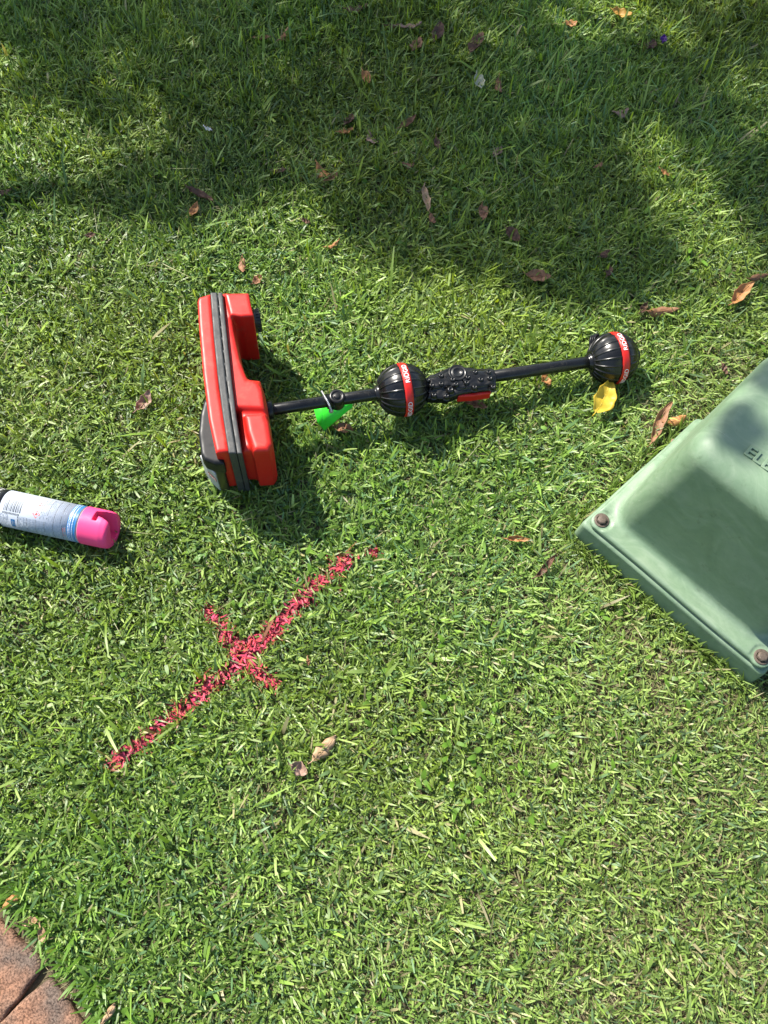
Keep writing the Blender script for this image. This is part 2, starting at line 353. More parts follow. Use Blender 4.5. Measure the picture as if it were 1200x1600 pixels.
def f_cover(x, y, z):
    X0 = x; x = skew(x, y)
    ins = 0.007 + 0.12 * np.maximum(z - HF, 0)
    flange = extr(rbox2(x, y, ins, BA - ins, ins, BB - ins, 0.019) + wob(x, y, z), z - HF - .001, 0.0068, 0.005)
    t = np.clip((z - HF) / (HTOP - HF), 0, 1)
    x0 = 0.032 + 0.028 * t; x1 = BA - 0.034 - 0.028 * t; y0 = 0.040 + 0.027 * t; y1 = BB - 0.006 - 0.002 * t
    dome = extr(rbox2(X0, y, x0, x1, y0, y1, 0.038) * 0.98, z - HTOP / 2, HTOP / 2, 0.030) + wob(x, y, z)
    d = smin(flange, dome, 0.016)
    for bx, by in BOLTS:
        rr = np.sqrt((X0 - bx) ** 2 + (y - by) ** 2) - 0.019
        cut = np.maximum(rr, HF + .0045 - z); d = np.maximum(d, -np.maximum(cut, z - 0.11) * 1.0)
        d = np.minimum(d, np.maximum(rr + 0.002, np.abs(z - HF) - 0.0055))
    return d
solid('plinth', f_plinth, (-0.01, -0.01, -0.05), (BA + 0.01, BB + 0.01, HF + .005), 0.0035, M['cover'], box)
cov = solid('cover', f_cover, (-0.01, -0.01, HF - .012), (BA + 0.01, BB + 0.01, HTOP + .01), 0.0032, M['cover'], box)
for bx, by in BOLTS:
    mb = MB(); mb.lathe([(0, .0128), (.0012, .0130), (.0016, .0118), (.0016, .009)], (bx, by, HF + .0055), n=24)
    w = mb.build('washer', M['bolt'], box)
    mb = MB(); mb.lathe([(.0012, .0088), (.005, .0090), (.0064, .0080), (.0070, .0058), (.0070, .0)], (bx, by, HF + .0055), n=6)
    mb.build('bolt', M['bolt'], box, False)
te = text_np('ELECTRIC', 0.0250, 0.0016, 0.0006)
text_part('lettering', te, lambda c: np.stack([0.1245 + c[:, 0] * 1.12, 0.108 + c[:, 1], HTOP + .0005 + c[:, 2]], 1), M['cover'], cov)

# ------------------------------------------------------------------ pipe and cable locator lying on the grass
P1 = G(425, 640, 0.090); P2 = G(957, 560, 0.052)
eu = (P2 - P1) / np.linalg.norm(P2 - P1); ev = np.cross((0, 0, 1), eu); ev /= np.linalg.norm(ev); ew = np.cross(eu, ev)
WC = 0.088
O = P1 - ew * WC
lm = Matrix(((eu[0], ev[0], ew[0], O[0]), (eu[1], ev[1], ew[1], O[1]), (eu[2], ev[2], ew[2], O[2]), (0, 0, 0, 1)))
loc = empty('pipe_locator', lm, 'red and black utility locator with two ball antennas lying on its side on the grass', 'pipe locator')
Mi = np.array(lm.inverted())
def L(px, py, h):
    p = Mi @ np.append(G(px, py, h), 1); return p[:2]
def poly(pts, h): return [L(x, y, h) for x, y in pts]
UB = L(957, 560, 0.052)[0]

HT = 0.158
low_main = poly([(346, 461), (360, 461), (371, 540), (382, 592), (400, 650), (408, 706), (378, 708)], HT - .02)
low_up = poly([(346, 461), (358, 461), (366, 520), (376, 566), (387, 595), (397, 596), (404, 600), (409, 608), (411, 616), (414, 641), (365, 641), (352, 540)], HT - .006)
lobe_top = poly([(352, 461), (389, 459), (393, 480), (397, 495), (378, 497), (360, 495), (354, 470)], HT)
lobe_b = poly([(381, 650), (415, 646), (421, 662), (426, 696), (420, 706), (396, 708), (386, 678)], HT)
lobe_low = poly([(372, 600), (408, 602), (418, 640), (425, 690), (428, 710), (380, 714)], HT - .030)
def f_low(x, y, z):
    w = z - WC
    a = extr(sd_poly(low_main, x, y), w + .009, 0.059, 0.008)
    u_ = extr(sd_poly(low_up, x, y), w, 0.0665, 0.0065)
    b = extr(sd_poly(lobe_top, x, y), w, 0.0715, 0.0045)
    e = extr(sd_poly(lobe_b, x, y), w, 0.073, 0.009)
    g = extr(sd_poly(lobe_low, x, y), w, 0.058, 0.010)
    d = smin(a, u_, 0.008); d = smin(d, b, 0.006); d = smin(d, g, 0.008)
    return smin(d, e, 0.005)
solid('lower_housing', f_low, (-0.13, -0.12, 0.0), (0.03, 0.24, 0.19), 0.002, M['red'], loc)

up = poly([(309, 474), (311, 468), (330, 461), (336, 530), (344, 610), (355, 680), (359, 708), (338, 711), (327, 660), (318, 590), (311, 510)], HT)
solid('upper_housing', lambda x, y, z: extr(sd_poly(up, x, y), z - WC, 0.070, 0.0055), (-0.19, -0.12, 0.0), (-0.03, 0.24, 0.18), 0.002, M['red'], loc)
# the seam band: two rubber strips
bl = [(329, 460), (334, 525), (340, 585), (349, 655), (358, 711)]; br = [(348, 459), (355, 525), (362, 590), (370, 655), (379, 711)]
def between(s0, s1):
    A = [(a[0] + (b[0] - a[0]) * s0, a[1] + (b[1] - a[1]) * s0) for a, b in zip(bl, br)]
    B = [(a[0] + (b[0] - a[0]) * s1, a[1] + (b[1] - a[1]) * s1) for a, b in zip(bl, br)]
    return poly(A + B[::-1], HT + .006)
sa = between(0.0, 0.58); sb = between(0.62, 1.0)
f_band = lambda x, y, z: np.minimum(extr(sd_poly(sa, x, y), z - WC, 0.0765, 0.0025), extr(sd_poly(sb, x, y), z - WC, 0.0758, 0.002))
solid('seam_band', f_band, (-0.15, -0.13, 0.0), (-0.02, 0.25, 0.18), 0.00115, M['rubber'], loc)
# display housing and its face at the outer end of the head
dh = poly([(330, 630), (320, 627), (314, 650), (311, 680), (315, 714), (320, 722), (336, 728), (352, 728), (340, 660)], 0.132)
disp = solid('display_housing', lambda x, y, z: extr(sd_poly(dh, x, y), z - .113, 0.020, 0.006), (-0.2, -0.16, 0.08), (-0.04, 0.12, 0.17), 0.002, M['charcoal'], loc)
kp = poly([(317, 712), (326, 727), (339, 740), (352, 740), (352, 712), (330, 700)], 0.10)
solid('keypad_housing', lambda x, y, z: extr(sd_poly(kp, x, y), z - 0.058, 0.042, 0.004), (-0.2, -0.18, 0.0), (-0.04, 0.12, 0.12), 0.002, M['black'], loc)
gp = poly([(313, 716), (323, 731), (337, 744), (341, 741), (328, 729), (317, 712)], 0.086)
panel = solid('control_panel', lambda x, y, z: extr(sd_poly(gp, x, y), z - 0.050, 0.036, 0.002), (-0.2, -0.18, 0.0), (-0.04, 0.12, 0.1), 0.0013, M['grey'], loc)
c0 = L(323, 731, 0.086); c1 = L(337, 744, 0.086); dd = (c1 - c0) / np.linalg.norm(c1 - c0); nn = np.array([dd[1], -dd[0]])
if nn[1] > 0: nn = -nn
Ls = np.linalg.norm(c1 - c0)
def stick(s, t, off): p = c0 + dd * s + nn * (off + .0006); return (p[0], p[1], .052 + t)
mb = MB(); mb.grid(np.array([[stick(.001, 0, 0), stick(.001, .012, 0)], [stick(Ls - .001, 0, 0), stick(Ls - .001, .012, 0)]]))
st = mb.build('sticker', M['band'], panel)
tx = text_np('RIDGID', 0.006, 0.0001)
w_ = max(v.co.x for v in tx.vertices)
text_part('lettering', tx, lambda c: np.array([stick(.002 + x / w_ * (Ls - .004), .004 + y, .0005 + z) for x, y, z in c]), M['white'], panel)
# battery cap on the upper lobe
kx, ky = L(402, 500, 0.100)
mb = MB(); prof = [(0, .022), (.004, .022), (.0045, .0205), (.011, .0205), (.0125, .018), (.0125, 0)]
mb.lathe(prof, (kx - .006, ky, WC + .008), (1, 0, 0), 40)
for i in range(20):
    a = i * math.pi / 10; c, s = math.cos(a) * .0206, math.sin(a) * .0206
    mb.tube([(kx - .0015, ky + c, WC + .008 + s), (kx + .004, ky + c, WC + .008 + s), (kx + .0053, ky + c, WC + .008 + s)], [.0012, .0012, .0006], 6)
mb.build('battery_cap', M['black'], loc)
# mast in two lengths
R1 = 0.0112
u_b1 = L(627, 612, 0.066)[0]; u_p = L(527, 628, 0.08)[0]
def mast(u0, u1, r): 
    mb = MB(); mb.lathe([(0, r * .96), (.0006, r), (u1 - u0 - .0006, r), (u1 - u0, r * .96)], (u0, 0, WC), (1, 0, 0), 40); return mb.build('mast', M['gloss'], loc)
mast(-0.03, u_p - .008, R1 * .97); mast(u_p - .010, u_b1 - .03, R1)
u_h0 = L(668, 604, 0.08)[0]; u_h1 = L(776, 590, 0.07)[0]
mast(u_h1 - .02, UB - .03, R1 * 1.02); mast(u_b1 + .03, u_h0 + .045, R1 * 1.1)
mb = MB(); mb.lathe([(0, .0155), (.002, .0165), (.011, .0165), (.013, .0145), (.013, R1)], (L(421, 640, .09)[0] - .006, 0, WC), (1, 0, 0), 36)
mb.build('mast_collar', M['black'], loc); mb = MB()
mb.lathe([(0, .014), (.006, .0145), (.008, .012), (.008, R1)], (u_p - .020, 0, WC), (1, 0, 0), 36)
mb.build('mast_collar', M['black'], loc)
mb = MB(); mb.lathe([(-.014, .012), (-.0135, .0142), (.0128, .0142), (.0145, .013), (.0145, .0088), (.0132, .0082), (.0132, .0062), (.0152, .0058), (.0158, .004), (.0158, 0)], (u_p, 0, WC), (0, 0, 1), 40)
mb.build('mast_joint', M['black'], loc)

def antenna(uc, r, band_u):
    """ball with moulded ribs; the collar rings sit towards the head"""
    nth, nph = 120, 288; th = np.linspace(0, np.pi, nth); ph = np.linspace(0, 2 * np.pi, nph, endpoint=False)
    T, Ph = np.meshgrid(th, ph, indexing='ij')
    nr = 18; dph = np.abs(((Ph * nr / (2 * np.pi)) + 0.5) % 1 - 0.5) * 2 * np.pi / nr * np.sin(T)
    rib = 0.0017 * np.exp(-(dph / 0.017) ** 2) * np.clip((T - 0.42) / 0.06, 0, 1) * np.clip((2.80 - T) / 0.06, 0, 1)
    ring_ = 0.0012 * np.exp(-((T - 0.40) / 0.022) ** 2) + 0.0010 * np.exp(-((T - 2.82) / 0.022) ** 2)
    rr = r + rib + ring_ - 0.0014 * np.clip(1 - np.abs(T - math.acos(np.clip(-band_u / r, -1, 1))) / 0.20, 0, 1) ** .3
    X = uc - rr * np.cos(T) * (1.0); Y = rr * np.sin(T) * np.cos(Ph); Z = rr * np.sin(T) * np.sin(Ph)
    mb = MB(); mb.grid(np.stack([X, Y, Z + WC], -1), False, True)
    for sgn in (-1, 1):
        mb.lathe([(-.004, .0165), (.0, .0165), (.002, .015), (.0045, .0145), (.006, R1 * .9)], (uc + sgn * (r - .003), 0, WC), (sgn, 0, 0), 36)
    ball = mb.build('antenna_ball', M['gloss'], loc)
    br_ = math.sqrt(r * r - band_u ** 2); h = .0072
    rb = lambda u: math.sqrt(r * r - (band_u + u) ** 2) + .0012
    mb = MB(); pr = [(-h, rb(-h) - .003), (-h, rb(-h)), (-h * .5, rb(-h * .5) + .0004), (0, rb(0) + .0005), (h * .5, rb(h * .5) + .0004), (h, rb(h)), (h, rb(h) - .003)]
    mb.lathe(pr, (uc + band_u, 0, WC), (1, 0, 0), 128)
    band = mb.build('antenna_band', M['band'], ball)
    # trim line and wordmark round the band, repeated
    mb = MB(); P = []
    for i in range(4):
        a0 = R(74 + 90 * i)
        t = text_np('RIDGID', 0.0108, 0.00012)
        xs = [v.co.x for v in t.vertices]; x0, x1 = min(xs), max(xs)
        def wrap(c, a0=a0, x0=x0, x1=x1):
            # text runs from -v (bottom of photo) to +v over the top
            ang = a0 + (c[:, 0] - x0) / (x1 - x0) * R(48); q = br_ + .0021 + c[:, 2]
            return np.stack([uc + band_u + .0042 - c[:, 1] * 1.05, -q * np.cos(ang), WC + q * np.sin(ang)], 1)
        text_part('lettering', t, wrap, M['white'], ball)
    return ball
antenna(u_b1, 0.0475, 0.004)
antenna(UB, 0.0475, 0.006)
# hinged clamp between the antennas
hpts = [(665, 594), (672, 586), (690, 578), (702, 572), (716, 570), (733, 571), (745, 573), (768, 573), (774, 580), (777, 598), (770, 605), (742, 609), (720, 613), (700, 622), (668, 622)]
hp = poly(hpts, 0.083); ht = poly([(672, 590), (690, 583), (706, 576), (734, 575), (770, 578), (773, 597), (742, 602), (716, 605), (704, 601), (672, 607)], 0.09)
def f_hinge(x, y, z):
    w = z - WC
    d = extr(sd_poly(hp, x, y), w, 0.0105, 0.004); e = extr(sd_poly(ht, x, y), w, 0.0165, 0.004)
    cyl = np.sqrt(y ** 2 + w ** 2) - 0.0155 + 0 * x; cyl = np.maximum(cyl, np.abs(x - (u_h0 + u_h1) / 2) - (u_h1 - u_h0) / 2 + .004)
    d = smin(smin(d, e, .004), cyl, .005)
    # the seam across the clamp
    s = np.abs((x - us) * math.cos(.25) + (y - 0.0) * math.sin(.25)) - .0008 + 0 * z
    d = d + .0006 * np.sin(x * 260 + 2 * np.sin(y * 180)) * np.sin(y * 300 + 1.5 * np.sin(x * 150)) * (w > .004)
    return np.maximum(d, -np.maximum(s, (WC + .0135) - z))
us = L(724, 592, .1)[0]
hinge = solid('mast_clamp', f_hinge, (u_h0 - .01, -0.05, 0.05), (u_h1 + .012, 0.05, 0.12), 0.0011, M['gloss'], loc)
bosses = [(595, 165), (630, 210), (710, 125), (710, 195), (810, 155), (840, 195), (790, 243), (930, 178), (940, 132), (1005, 85), (1000, 215), (1052, 147), (1132, 133), (1120, 82), (1160, 208), (650, 285), (760, 290)]
for i, (cx_, cy_) in enumerate(bosses):
    x, y = L(560 + cx_ / 5.45, 560 + cy_ / 5.45, 0.098); r = .0050 if cx_ != 790 else .0064
    z0 = WC + (.0135 if cy_ < 260 else .0100); mb = MB()
    mb.lathe([(-.003, r * 1.35), (.002, r * 1.05), (.0050, r * .95), (.0066, r * .72), (.0070, r * .42), (.0050, r * .38), (.0050, 0)], (x, y, z0), (0, 0, 1), 18)
    mb.build('screw', M['gloss'], loc)
x, y = L(717, 574, 0.105)
mb = MB(); mb.lathe([(-.024, .0155), (.016, .0168), (.0185, .0165), (.0192, .0150), (.0182, .0140), (.0182, .0098), (.0196, .0092), (.0196, .0082), (.0186, .0076), (.0186, 0)], (x, y, WC), (0, 0, 1), 48)
mb.build('hinge_cap', M['black'], loc)
rbp = poly([(715, 608), (744, 606), (766, 600), (769, 604), (768, 612), (740, 617), (716, 619)], 0.075)
solid('release_button', lambda x, y, z: extr(sd_poly(rbp, x, y), z - WC + .007, 0.010, 0.002), (u_h0, -0.07, 0.04), (u_h1 + .02, 0.05, 0.12), 0.0010, M['band'], loc)
# grey strap clip behind the far ball
mb = MB(); p = [L(928, 540, .06), L(927, 530, .07), L(930, 520, .075), L(936, 514, .07)]
for k, off in enumerate((-.004, 0, .004)):
    mb.tube([(p[0][0] + off, p[0][1], WC), (p[1][0] + off, p[1][1], WC + .008), (p[2][0] + off, p[2][1], WC + .010), (p[3][0] + off * .7, p[3][1], WC), (p[3][0] + .003 + off, p[3][1] - .02, WC - .01)], .0026, 8)
mb.build('strap_clip', M['charcoal'], loc)

# ------------------------------------------------------------------ green tag hanging from the joint, with its bead chain
tm = Matrix.Translation(Vector(G(520, 650, 0.0)))
tagm = empty('plastic_tag', tm, 'bright green folded plastic tag hanging from the locator mast by a bead chain', 'tag')
O2 = G(520, 650, 0.0)
def q(px, py, h): return G(px, py, h) - O2
A_ = [q(490, 637, .050), q(502, 628, .060), q(549, 626, .062), q(551, 636, .054), q(507, 673, .020), q(496, 660, .030)]
Fold = q(504, 648, .052)
mb = MB()
def slab(pts, th):
    pts = np.array(pts); n = np.cross(pts[1] - pts[0], pts[2] - pts[0]); n /= np.linalg.norm(n)
    if n[2] < 0: pts = pts[::-1]; n = -n
    b = len(mb.v); k = len(pts); mb.v.extend(pts.tolist()); mb.v.extend((pts - n * th).tolist())
    c = len(mb.v); mb.v.append(pts.mean(0).tolist()); mb.v.append((pts.mean(0) - n * th).tolist())
    for i in range(k):
        j = (i + 1) % k; mb.f3.append((b + i, b + j, c)); mb.f3.append((b + k + j, b + k + i, c + 1)); mb.f4.append((b + i, b + k + i, b + k + j, b + j))
slab([A_[1], A_[2], A_[3], A_[4], Fold], .006); slab([A_[0], A_[1], Fold, A_[4], A_[5]], .006)
mb.build('tag_plate', M['green_plastic'], tagm, smooth=False)
mb = MB()
ch = [q(503, 612, .078), q(507, 619, .094), q(511, 626, .099), q(515, 634, .094), q(518, 642, .078), q(518, 644, .066)]
for i in range(len(ch) - 1):
    for t in np.linspace(0, 1, 4, endpoint=False):
        c = ch[i] * (1 - t) + ch[i + 1] * t; mb.lathe([(-.0022, 0), (-.0015, .0015), (0, .0022), (.0015, .0015), (.0022, 0)], c, (0.2, 0, 1), 10)
mb.lathe([(0, 0), (.0, .0042), (.002, .0048), (.006, .0042), (.0075, 0)], q(517.5, 643, .066), (0, 0, 1), 16)
mb.build('bead_chain', M['steel'], tagm)

# ------------------------------------------------------------------ aerosol can
CR = 0.0325; C0 = G(14, 794.5, 0.041); C1 = G(132, 820, 0.041)
eu2 = (C1 - C0) / np.linalg.norm(C1 - C0); ev2 = np.cross((0, 0, 1), eu2); CLN = float(np.linalg.norm(C1 - C0))
cm = Matrix(((eu2[0], ev2[0], 0, C0[0]), (eu2[1], ev2[1], 0, C0[1]), (0, 0, 1, C0[2]), (0, 0, 0, 1)))
can = empty('spray_can', cm, 'white-labelled aerosol paint can with a bright pink cap lying on the grass', 'spray can')
can.matrix_world = cm @ Matrix.Translation((0, 0, -0.041)); CZ = 0.041
mb = MB(); mb.lathe([(-.022, .020), (-.027, .026), (-.028, .030), (-.0265, .0335), (-.024, .0338), (-.0225, .0328), (-.0215, CR * .985), (0, CR * .985), (CLN + .01, CR * .985)], (0, 0, CZ), (1, 0, 0), 64)
mb.build('can_body', M['steel'], can)
mb = MB(); mb.lathe([(-.020, CR - .0006), (-.020, CR - .0001), (0.0, CR - .0001), (0.0, CR - .0006)], (0, 0, CZ), (1, 0, 0), 96)
mb.build('code_strip', M['ink_black'], can)
mb = MB(); mb.lathe([(0, CR - .0006), (0.0, CR), (CLN, CR), (CLN, CR - .0006)], (0, 0, CZ), (1, 0, 0), 96)
lab = mb.build('label', M['label'], can)
def wrapq(mb, x0, x1, a0, a1, lift=.00015):
    """a printed patch; angle in degrees, 90 is the top, larger is the far side"""
    n = max(2, int(abs(a1 - a0) / 5) + 1); A = np.radians(np.linspace(a0, a1, n)); r = CR + lift
    P = np.array([[(x, -r * math.cos(a), CZ + r * math.sin(a)) for a in A] for x in (x0, x1)]); mb.grid(P)
def skewq(mb, pts, lift=.00016):
    r = CR + lift; V_ = []
    for x, a in pts: a = R(a); V_.append((x, -r * math.cos(a), CZ + r * math.sin(a)))
    b = len(mb.v); mb.v.extend(V_); mb.f4.append((b, b + 1, b + 2, b + 3))
rr = random.Random(3); k = CLN / 118.0
X = lambda px: (px - 14) * k          # distance along the label from a photo column near its axis
bar = MB(); emb = MB(); haz = []; wem = MB(); inkb = MB(); inkl = MB(); blue = MB(); redk = MB(); blk = MB(); wht = MB()
def ax_(f): return CLN * f
x = ax_(.055)
while x < ax_(.285):
    w = rr.choice((.0008, .0010, .0016, .0020)); wrapq(bar, x, x + w, 66, 103); x += w + rr.choice((.0009, .0012, .0016))
x = ax_(.05)
while x < ax_(.27):
    wrapq(bar, x, x + .0014, 57, 63); x += .0024
x = ax_(.14)
while x < ax_(.27): wrapq(inkl, x, x + .0014, 107, 110); x += .0021
# hazard diamonds
for cx_, ca in ((ax_(.480), 103), (ax_(.478), 74)):
    hx, ha = .0070, 13
    o = [(cx_ - hx, ca), (cx_, ca - ha), (cx_ + hx, ca), (cx_, ca + ha)]; i_ = [(cx_ + (a - cx_) * .78, ca + (b - ca) * .78) for a, b in o]
    hz = MB(); haz.append(hz)
    for j in range(4): skewq(hz, [o[j], o[(j + 1) % 4], i_[(j + 1) % 4], i_[j]])
    skewq(hz, [(cx_ - .0012, ca + 5), (cx_ + .0012, ca + 5), (cx_ + .0009, ca - 2), (cx_ - .0009, ca - 2)])
    skewq(hz, [(cx_ - .003, ca - 3), (cx_ - .001, ca + 1), (cx_ + .003, ca + 2), (cx_ + .001, ca - 3)])
# columns of small print running round the can
def textcol(mb, x, a0, a1, w=.0012, dens=.85):
    a = a0
    while a < a1:
        l = rr.uniform(3, 9)
        if rr.random() < dens:
            b = a
            while b < min(a + l, a1): wrapq(mb, x, x + w * rr.uniform(.7, 1), b, b + 1.3); b += 1.8
        a += l + 1.6
for i, x in enumerate(np.arange(ax_(.53), ax_(.86), .0031)):
    textcol(inkl if i % 4 else inkb, x, 62 + (i * 7 % 11) - i * .6, 140, .0014)
for i, x in enumerate(np.arange(ax_(.245), ax_(.865), .0027)):
    textcol(inkl if i % 6 else inkb, x, -6 + (i * 5 % 9), 56, .0014, .93)
for x in np.arange(ax_(.02), ax_(.13), .0027): textcol(inkl, x, 8, 56, .0013)
for x in (ax_(.835), ax_(.857)): textcol(redk, x, 20, 50, .0012)
wrapq(emb, ax_(.160), ax_(.212), 15, 43, .0002); wrapq(wem, ax_(.175), ax_(.182), 22, 38, .0004); wrapq(wem, ax_(.195), ax_(.200), 22, 36, .0004); wrapq(inkb, ax_(.16), ax_(.214), 12, 14)
# blue bands with white print
x0b = ax_(.885); wb = ax_(.105)
for k0, k1 in ((0, .44), (.50, .74), (.80, 1.0)): wrapq(blue, x0b + wb * k0, x0b + wb * k1, -30, 210, .0002)
for kk_, wk in ((.10, .0016), (.28, .0016), (.58, .0014)):
    a = -20; x = x0b + wb * kk_
    while a < 200: l = rr.uniform(1.5, 4); wrapq(wht, x, x + wk * .7, a, a + l, .0004); a += l + rr.uniform(1.0, 2)
for s_, m_, n_ in ((bar, 'ink', 'barcode'), (inkb, 'ink', 'small_print'), (inkl, 'ink_light', 'small_print'), (blue, 'ink_blue', 'stripe'), (redk, 'ink_red', 'small_print'),
                   (wht, 'white', 'small_print'), (emb, 'ink_blue', 'emblem'), (wem, 'white', 'small_print')) + tuple((h_z, 'ink_red', 'hazard_symbol') for h_z in haz):
    s_.build(n_, M[m_], lab)
# white marks in the black strip at the rim
mb = MB(); a = -20
while a < 200:
    l = rr.choice((1.4, 3.5, 5.0)); wrapq(mb, -.0165, -.0145 + rr.uniform(0, .006), a, a + 1.2, .0002)
    if l > 3: wrapq(mb, -.0165, -.0150, a, a + l, .0002)
    a += l + 2.4
mb.build('small_print', M['white'], can)
CE = float(np.linalg.norm((G(178, 829.5, .041) - C0)))
def f_cap(x, y, z):
    zz = z - CZ; r = np.sqrt(y * y + zz * zz)
    body = np.maximum(r - (CR + .0008) + np.maximum(x - (CE - .014), 0) * 0.10, -(x - (CLN + .0022)))
    a = r - (CR + .0008) + .006 + np.maximum(x - (CE - .014), 0) * 0.12; b = x - CE + .006
    body = np.maximum(body, np.minimum(np.maximum(a, b), 0) + np.sqrt(np.maximum(a, 0) ** 2 + np.maximum(b, 0) ** 2) - .006)
    # finger slot: a slanting channel through the end, and the nozzle notch
    c, s = math.cos(R(62)), math.sin(R(62))
    yy = y * c + zz * s; ww = -y * s + zz * c
    ch1 = np.maximum(np.abs(ww + .003) - (.0035 + np.maximum(x - (CE - .032), 0) * .32), (CE - .030) - x)
    ch1 = np.maximum(ch1, -(yy + .018))
    n = np.maximum(np.maximum(np.abs(x - (CE - .026)) - .0040, np.abs(y - .010) - .008), -(zz - .016))
    d = np.maximum(body, -ch1 + .0); d = np.maximum(d, -n)
    fin = np.maximum(np.maximum(np.abs(ww + .001) - .0022, r - .0240), np.maximum(x - (CE - .018), (CE - .04) - x))
    return np.minimum(d, fin)
solid('cap', f_cap, (CLN - .004, -.042, 0.0), (CE + .004, .042, .08), .0011, M['pink'], can)

# ------------------------------------------------------------------ brick edging
def brick(p0, e_dir, wlen, depth, z, label, seed):
    """p0 corner at the lawn and at the joint, e_dir along the lawn edge, depth away from the lawn"""
    e = np.array(e_dir) / np.linalg.norm(e_dir); n = np.array([e[1], -e[0]])
    if n[0] > 0: n = -n
    m = Matrix(((e[0], n[0], 0, p0[0]), (e[1], n[1], 0, p0[1]), (0, 0, 1, 0), (0, 0, 0, 1)))
    o = None
    rs = np.random.default_rng(seed); ph = rs.uniform(0, 6, 8)
    def f(x, y, z_):
        d = rbox2(x, y, 0, wlen, 0, depth, .010)
        d = extr(d, z_ - z + .03, .03, .007)
        nz = .0012 * np.sin(60 * x + ph[0]) * np.sin(70 * y + ph[1]) + .0007 * np.sin(150 * x + ph[2] + 2 * np.sin(90 * y)) + .0006 * np.sin(170 * y + ph[3] + 2 * np.sin(120 * x + z_ * 200))
        return d + nz
    V, Q = surfnet(f, (-.006, -.006, z - .07), (wlen + .006, depth + .006, z + .006), .003)
    o = mesh_np('brick_paver', V, Q, None, [M['brick']]); o.matrix_world = m
    return tag(o, label, 'brick', 'brick pavers edging the lawn')
b1 = G(72, 1505, .012)[:2]; b1e = G(0, 1440, .012)[:2] - b1
b2 = G(80, 1524, .012)[:2]; b2e = G(130, 1600, .012)[:2] - b2
b1j = G(0, 1588, .012)[:2] - b1
brick(b1, b1e, .112, .225, .014, 'upper red-brown brick paver, its rounded corner nearest the dry leaves at the left edge', 1)
brick(b2, b2e, .112, .225, .016, 'lower red-brown brick paver in the bottom left corner, below the dark joint', 2)

# ------------------------------------------------------------------ lawn
def nz2(x, y, s, seed):
    r = np.random.default_rng(seed); v = np.zeros(np.shape(x))
    for i in range(7):
        a = r.uniform(0, 6.28); f = s * r.uniform(.5, 1.8); v = v + np.sin(f * (x * math.cos(a) + y * math.sin(a)) + r.uniform(0, 6.28) + 1.4 * np.sin(f * .6 * (y * math.cos(a) - x * math.sin(a)) + i))
    return v / 4.0
def seg_d(x, y, a, b):
    a = np.array(a[:2]); b = np.array(b[:2]); e = b - a; t = np.clip(((x - a[0]) * e[0] + (y - a[1]) * e[1]) / (e @ e), 0, 1)
    return np.hypot(x - a[0] - e[0] * t, y - a[1] - e[1] * t)
def limit(x, y):
    """tallest a blade may stand at a spot (low under the things lying on the lawn)"""
    lim = np.full(x.shape, 1.0)
    def cap_(d, h):
        np.minimum(lim, np.where(d, h, 1.0), out=lim)
    p = np.stack([x - O[0], y - O[1]]); u = p[0] * eu[0] + p[1] * eu[1]; v = p[0] * ev[0] + p[1] * ev[1]
    hd = np.minimum(np.minimum(sd_poly(low_main, u, v), sd_poly(up, u, v)), np.minimum(sd_poly(lobe_top, u, v), np.minimum(sd_poly(lobe_low, u, v), sd_poly(dh, u, v))))
    hd = np.minimum(hd, sd_poly(kp, u, v)); cap_(hd < .004, .008)
    for c in (u_b1, UB):
        rr_ = np.hypot(u - c, v); cap_(rr_ < .034, .006); cap_((rr_ >= .034) & (rr_ < .05), .022)
    cu = (x - C0[0]) * eu2[0] + (y - C0[1]) * eu2[1]; cv = (x - C0[0]) * ev2[0] + (y - C0[1]) * ev2[1]
    on = (cu > -.03) & (cu < CE + .003); cap_(on & (np.abs(cv) < .024), .007); cap_(on & (np.abs(cv) < .034), .018)
    ba = (x - BL[0]) * ea[0] + (y - BL[1]) * ea[1]; bb = (x - BL[0]) * eb[0] + (y - BL[1]) * eb[1]
    inb = (ba > -.001) & (ba < BA + .001) & (bb > -.001) & (bb < BB); lim[inb] = 0
    return lim
def on_bricks(x, y, grow=0.0):
    r = np.zeros(x.shape, bool)
    for b, e_ in ((b1, b1e), (b2, b2e)):
        e = e_ / np.linalg.norm(e_); n = np.array([e[1], -e[0]]); n = n if n[0] < 0 else -n
        u = (x - b[0]) * e[0] + (y - b[1]) * e[1]; v = (x - b[0]) * n[0] + (y - b[1]) * n[1]
        r |= (v > -.012 - grow) & (u > -.15) & (u < .14) & (v < .3)
    e = b1e / np.linalg.norm(b1e)
    return r
STROKES = [[(176, 1190, 11), (190, 1179, 13), (225, 1155, 10), (262, 1122, 9), (300, 1092, 12), (330, 1068, 13), (355, 1047, 14), (380, 1026, 15), (405, 1000, 14), (430, 977, 12), (455, 950, 11), (480, 927, 11), (505, 900, 12), (528, 882, 14), (545, 872, 13)],
           [(322, 952, 9), (338, 968, 10), (352, 988, 11), (368, 1010, 12), (384, 1030, 13), (402, 1050, 9), (424, 1067, 9)]]
DOT = (582, 862, 7)
def paint_field(x, y):
    d = np.full(x.shape, 1e9)
    for s in STROKES:
        for p, q_ in zip(s[:-1], s[1:]):
            a = G(p[0], p[1], .02); b = G(q_[0], q_[1], .02); w = (p[2] + q_[2]) / 2 / 870 * .74
            d = np.minimum(d, seg_d(x, y, a, b) - w)
    return d
def dot_field(x, y):
    a = G(DOT[0], DOT[1], .02); return np.hypot(x - a[0], y - a[1]) - DOT[2] / 870

